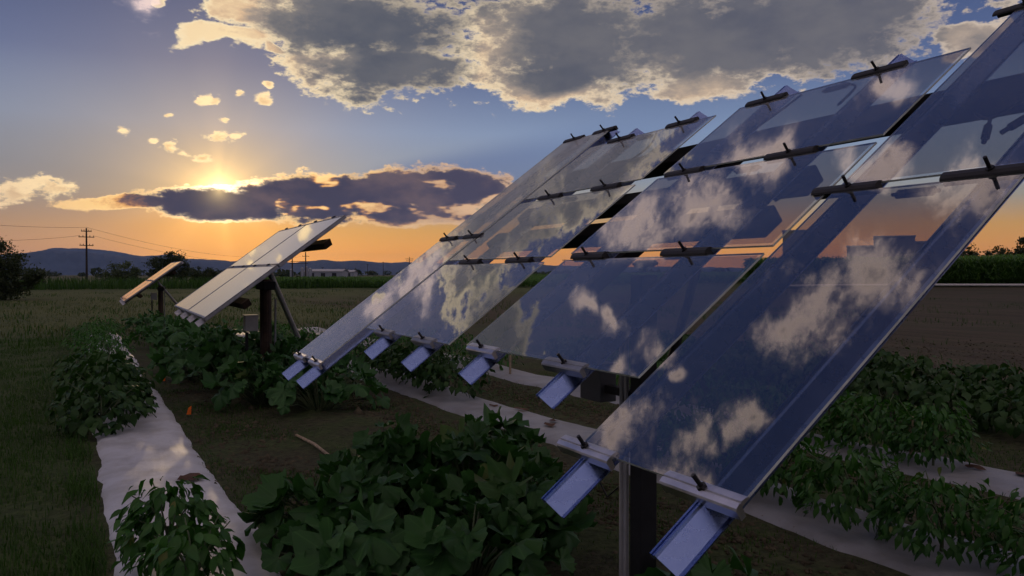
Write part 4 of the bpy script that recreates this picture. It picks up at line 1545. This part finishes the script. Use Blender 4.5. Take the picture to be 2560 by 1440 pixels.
utility_pole(-0.65, 172, 10.6, [(10.0, 0.9), (8.9, 1.35), (7.3, 1.2)], 'tall wooden utility pole with crossarms at the left', r0=0.22)
px0, py0 = at(-0.65, 172)
qx, qy = at(-12, 120)
wire((px0 - 1.2, py0, 9.1), (qx, qy, 6.2), 0.8, 'power line running left from the tall utility pole')
wire((px0, py0, 10.7), (qx, qy, 9.0), 0.6, 'top power line running left from the tall utility pole')
qx, qy = at(12.6, 330)
wire((px0 + 1.2, py0, 9.1), (qx, qy, 9.0), 3.4, 'power line running right towards the substation poles')
wire((px0, py0, 10.7), (qx, qy, 10.4), 3.4, 'top power line running right towards the substation poles')

# switchyard frame and poles by the shed
t = thing('switchyard_frame', 'dark two-legged switchyard frame left of the long shed', 'switchyard frame', (*at(12.5, 330), 0), -rad(12.5))
for sx in (-2.6, 2.6):
    mb = MB()
    mb.tube([(sx, 0, -0.2), (sx, 0, 9.6 + (1.2 if sx > 0 else 0))], [0.26, 0.2], 8)
    mb.build('leg', M['polewood'], t)
for z in (7.0, 6.2):
    mb = MB()
    mb.box((-3.6, -0.12, z - 0.1), (3.6, 0.12, z + 0.1))
    mb.build('crossbeam', M['polewood'], t)
mb = MB()
mb.box((1.2, -0.1, 9.0), (4.0, 0.1, 9.2))
mb.build('crossarm', M['polewood'], t)
utility_pole(20.15, 330, 8.2, [(7.4, 1.6), (6.6, 1.3)], 'utility pole with a double crossarm right of the long shed', group='distant utility poles', r0=0.2)
utility_pole(14.1, 420, 5.2, [(5.0, 0.5)], 'short lamp pole above the roof of the long shed', group='distant utility poles')
utility_pole(17.2, 430, 6.5, [(6.2, 0.6)], 'thin pole standing right of the shed on the plain', group='distant utility poles')
utility_pole(18.3, 420, 7.5, [(7.2, 0.5)], 'taller thin pole between the shed and the panels', group='distant utility poles')
utility_pole(31.3, 300, 6.6, [(6.2, 1.0)], 'thin pole seen in the gap between the panel columns', group='distant utility poles')


def shed(azd, dist, w, dp, h, rise, label, wall='shedwall', roof='shedroof', doors=2, name='shed', cat='shed'):
    x, y = at(azd, dist)
    t = thing(name, label, cat, (x, y, float(gz(x, y))), -rad(azd) - 0.35)
    mb = MB()
    mb.box((-w / 2, -dp / 2, -0.3), (w / 2, dp / 2, h))
    for sy in (-1, 1):
        pass
    mb.face([(-w / 2, -dp / 2, h), (-w / 2, dp / 2, h), (-w / 2, 0, h + rise)])
    mb.face([(w / 2, -dp / 2, h), (w / 2, 0, h + rise), (w / 2, dp / 2, h)])
    mb.build('wall', M[wall], t)
    mb = MB()
    for sy in (-1, 1):
        mb.grid([[(-w / 2 - 0.4, sy * (dp / 2 + 0.4), h - 0.05), (w / 2 + 0.4, sy * (dp / 2 + 0.4), h - 0.05)], [(-w / 2 - 0.4, 0, h + rise + 0.1), (w / 2 + 0.4, 0, h + rise + 0.1)]])
        mb.grid([[(-w / 2 - 0.4, sy * (dp / 2 + 0.4), h + 0.15), (w / 2 + 0.4, sy * (dp / 2 + 0.4), h + 0.15)], [(-w / 2 - 0.4, 0, h + rise + 0.3), (w / 2 + 0.4, 0, h + rise + 0.3)]])
        mb.box((-w / 2 - 0.4, sy * (dp / 2 + 0.4) - 0.02, h - 0.05), (w / 2 + 0.4, sy * (dp / 2 + 0.4) + 0.02, h + 0.15))
    mb.build('roof', M[roof], t)
    for i in range(doors):
        xx = -w / 2 + w * (i + 0.7) / (doors + 0.4)
        mb = MB()
        mb.box((xx - 1.1, -dp / 2 - 0.06, 0), (xx + 1.1, -dp / 2 - 0.01, min(2.6, h * 0.75)))
        mb.build('door', M['window'], t)
    return t


shed(14.35, 400, 19, 9, 3.0, 0.9, 'long pale shed with a low white roof on the plain', doors=3)
shed(16.0, 440, 6, 6, 2.6, 0.8, 'small pale shed at the right end of the long shed', doors=1)
for i, (azd, h) in enumerate([(12.72, 4.6), (13.0, 5.2), (13.26, 4.4), (12.0, 4.0)]):
    x, y = at(azd, 380)
    t = thing('storage_tank', ['leftmost of the three silver tanks beside the shed', 'middle and tallest silver tank beside the shed', 'silver tank touching the left end of the shed', 'lone low tank left of the switchyard'][i], 'tank', (x, y, 0), 0, 'storage tanks left of the shed')
    mb = MB()
    mb.tube([(0, 0, 0), (0, 0, h)], 0.75, 14)
    mb.build('tank_shell', M['shedwall'], t)
    mb = MB()
    mb.tube([(0, 0, h), (0, 0, h + 0.5)], [0.78, 0.12], 14)
    mb.build('tank_cap', M['shedroof'], t)


def block_building(azs, dist, tops, label):
    """flat-roofed blocks side by side: tops = list of (bearing0, bearing1, height)"""
    x, y = at(azs, dist)
    base = Vector((x, y, float(gz(x, y))))
    t = thing('block_building', label, 'building', base, -rad(azs))
    for (b0, b1, h) in tops:
        x0 = dist * math.tan(rad(b0 - azs))
        x1 = dist * math.tan(rad(b1 - azs))
        mb = MB()
        mb.box((x0, 0, -0.5), (x1 - 0.02, 12, h))
        w = mb.build('wall', M['concrete'], t)
        mb = MB()
        mb.box((x0 - 0.12, -0.12, h + 0.003), (x1 + 0.10, 12.1, h + 0.25))
        mb.build('parapet', M['shedwall'], w)
        for q in range(2):
            xx = x0 + (x1 - x0) * (0.3 + 0.4 * q)
            mb = MB()
            mb.box((xx - 0.5, -0.05, h * 0.45), (xx + 0.5, -0.004, h * 0.45 + 1.3))
            mb.build('window', M['window'], w)
    return t


block_building(47.0, 140, [(46.3, 47.9, 7.9)], 'flat-roofed block seen in the gap beside the nearest panel')
block_building(51.5, 150, [(50.35, 52.0, 5.6), (52.0, 54.4, 7.2), (54.4, 55.6, 6.2)], 'stepped flat-roofed building silhouetted through the nearest panel')

# ------------------------------------------------------------------ small things on the ground
def flag(x, y, label, h=0.24):
    t = thing('marker_flag', label, 'marker flag', (x, y, float(gz(x, y))), rng.uniform(-0.4, 0.4), 'orange marker flags')
    mb = MB()
    mb.tube([(0, 0, -0.03), (0.004, 0, h)], 0.0025, 5)
    mb.build('wire_stem', M['wire'], t)
    mb = MB()
    mb.face([(0.004, 0.002, h), (0.004, 0.002, h - 0.10), (-0.05, -0.01, h - 0.095), (-0.028, -0.006, h - 0.02)])
    mb.face([(0.004, -0.001, h), (-0.028, -0.009, h - 0.02), (-0.05, -0.013, h - 0.095), (0.004, -0.001, h - 0.10)])
    mb.build('pennant', M['orange'], t)


flag(0.92, 9.62, 'near orange marker flag beside the left mulch strip', 0.16)
flag(0.88, 13.0, 'far orange marker flag beside the left mulch strip', 0.16)

mb = MB()
mb.tube([(1.74, 8.0, float(gz(1.74, 8.0)) + 0.03), (1.80, 7.5, float(gz(1.8, 7.5)) + 0.045), (1.84, 6.95, float(gz(1.84, 6.95)) + 0.03)], [0.013, 0.016, 0.011], 6)
tag(mb.build('stick', M['wood'], smooth=True), 'pale dry stick lying on the soil behind the big leaves', 'stick')
for i, (x, y, h) in enumerate([(6.28, 4.52, 0.42), (5.85, 11.3, 0.36)]):
    mb = MB()
    z = float(gz(x, y))
    mb.box((x - 0.015, y - 0.012, z - 0.05), (x + 0.015, y + 0.012, z + h))
    tag(mb.build('wooden_stake', M['wood']), ['pale wooden stake among the pepper plants at the right', 'small pale stake below the middle panels on the far mulch'][i], 'stake', 'wooden stakes in the beds')
# torn places and dead leaves on the plastic
spots = [(0.36, 9.0, 2), (0.30, 8.9, 2), (0.62, 6.6, 0), (4.28, 8.7, 2), (4.36, 7.4, 2), (4.2, 7.2, 2), (4.44, 8.3, 2), (6.5, 3.7, 3), (6.35, 4.0, 3), (6.65, 3.5, 3)]
for i, (x, y, k) in enumerate(spots):
    r = random.Random(i)
    mb = MB()
    z = bed_z(k, x, y) + 0.045
    n = 9
    L = r.uniform(0.05, 0.10)
    c = [(x + L * math.cos(2 * math.pi * q / n) * r.uniform(0.5, 1.1), y + 1.5 * L * math.sin(2 * math.pi * q / n) * r.uniform(0.5, 1.1), z + r.uniform(0, 0.02)) for q in range(n)]
    for q in range(n):
        mb.face([(x, y, z + 0.012), c[q], c[(q + 1) % n]])
    where = ['on the left mulch strip below the dark bushes', 'curled beside another on the left mulch strip', 'alone on the left mulch strip near the corner plant', 'farthest one on the torn mulch behind the squash', 'middle one on the torn mulch behind the squash',
             'nearest one on the torn mulch behind the squash', 'second farthest one on the torn mulch behind the squash', 'on the mulch in front of the wooden stake', 'left of the stake on the right-hand mulch', 'nearest the right edge on the right-hand mulch'][i]
    tag(mb.build('dead_leaf', M['dead'], smooth=True), 'brown dead leaf ' + where, 'dead leaf', 'dead leaves on the mulch')

# ------------------------------------------------------------------ air
hz = MB()
hz.box((-11800, -11800, -6), (11800, 11800, 312))
hazm = bpy.data.materials.new('evening_haze')
hazm.use_nodes = True
nt = hazm.node_tree
for n in list(nt.nodes):
    nt.nodes.remove(n)
out = nt.nodes.new('ShaderNodeOutputMaterial')
pv = nt.nodes.new('ShaderNodeVolumePrincipled')
pv.inputs['Color'].default_value = (0.36, 0.56, 1.0, 1)
pv.inputs['Density'].default_value = 4.6e-5
pv.inputs['Anisotropy'].default_value = 0.35
nt.links.new(pv.outputs[0], out.inputs['Volume'])
haze = hz.build('haze', hazm)
tag(haze, 'thin evening haze over the plain', kind='stuff')
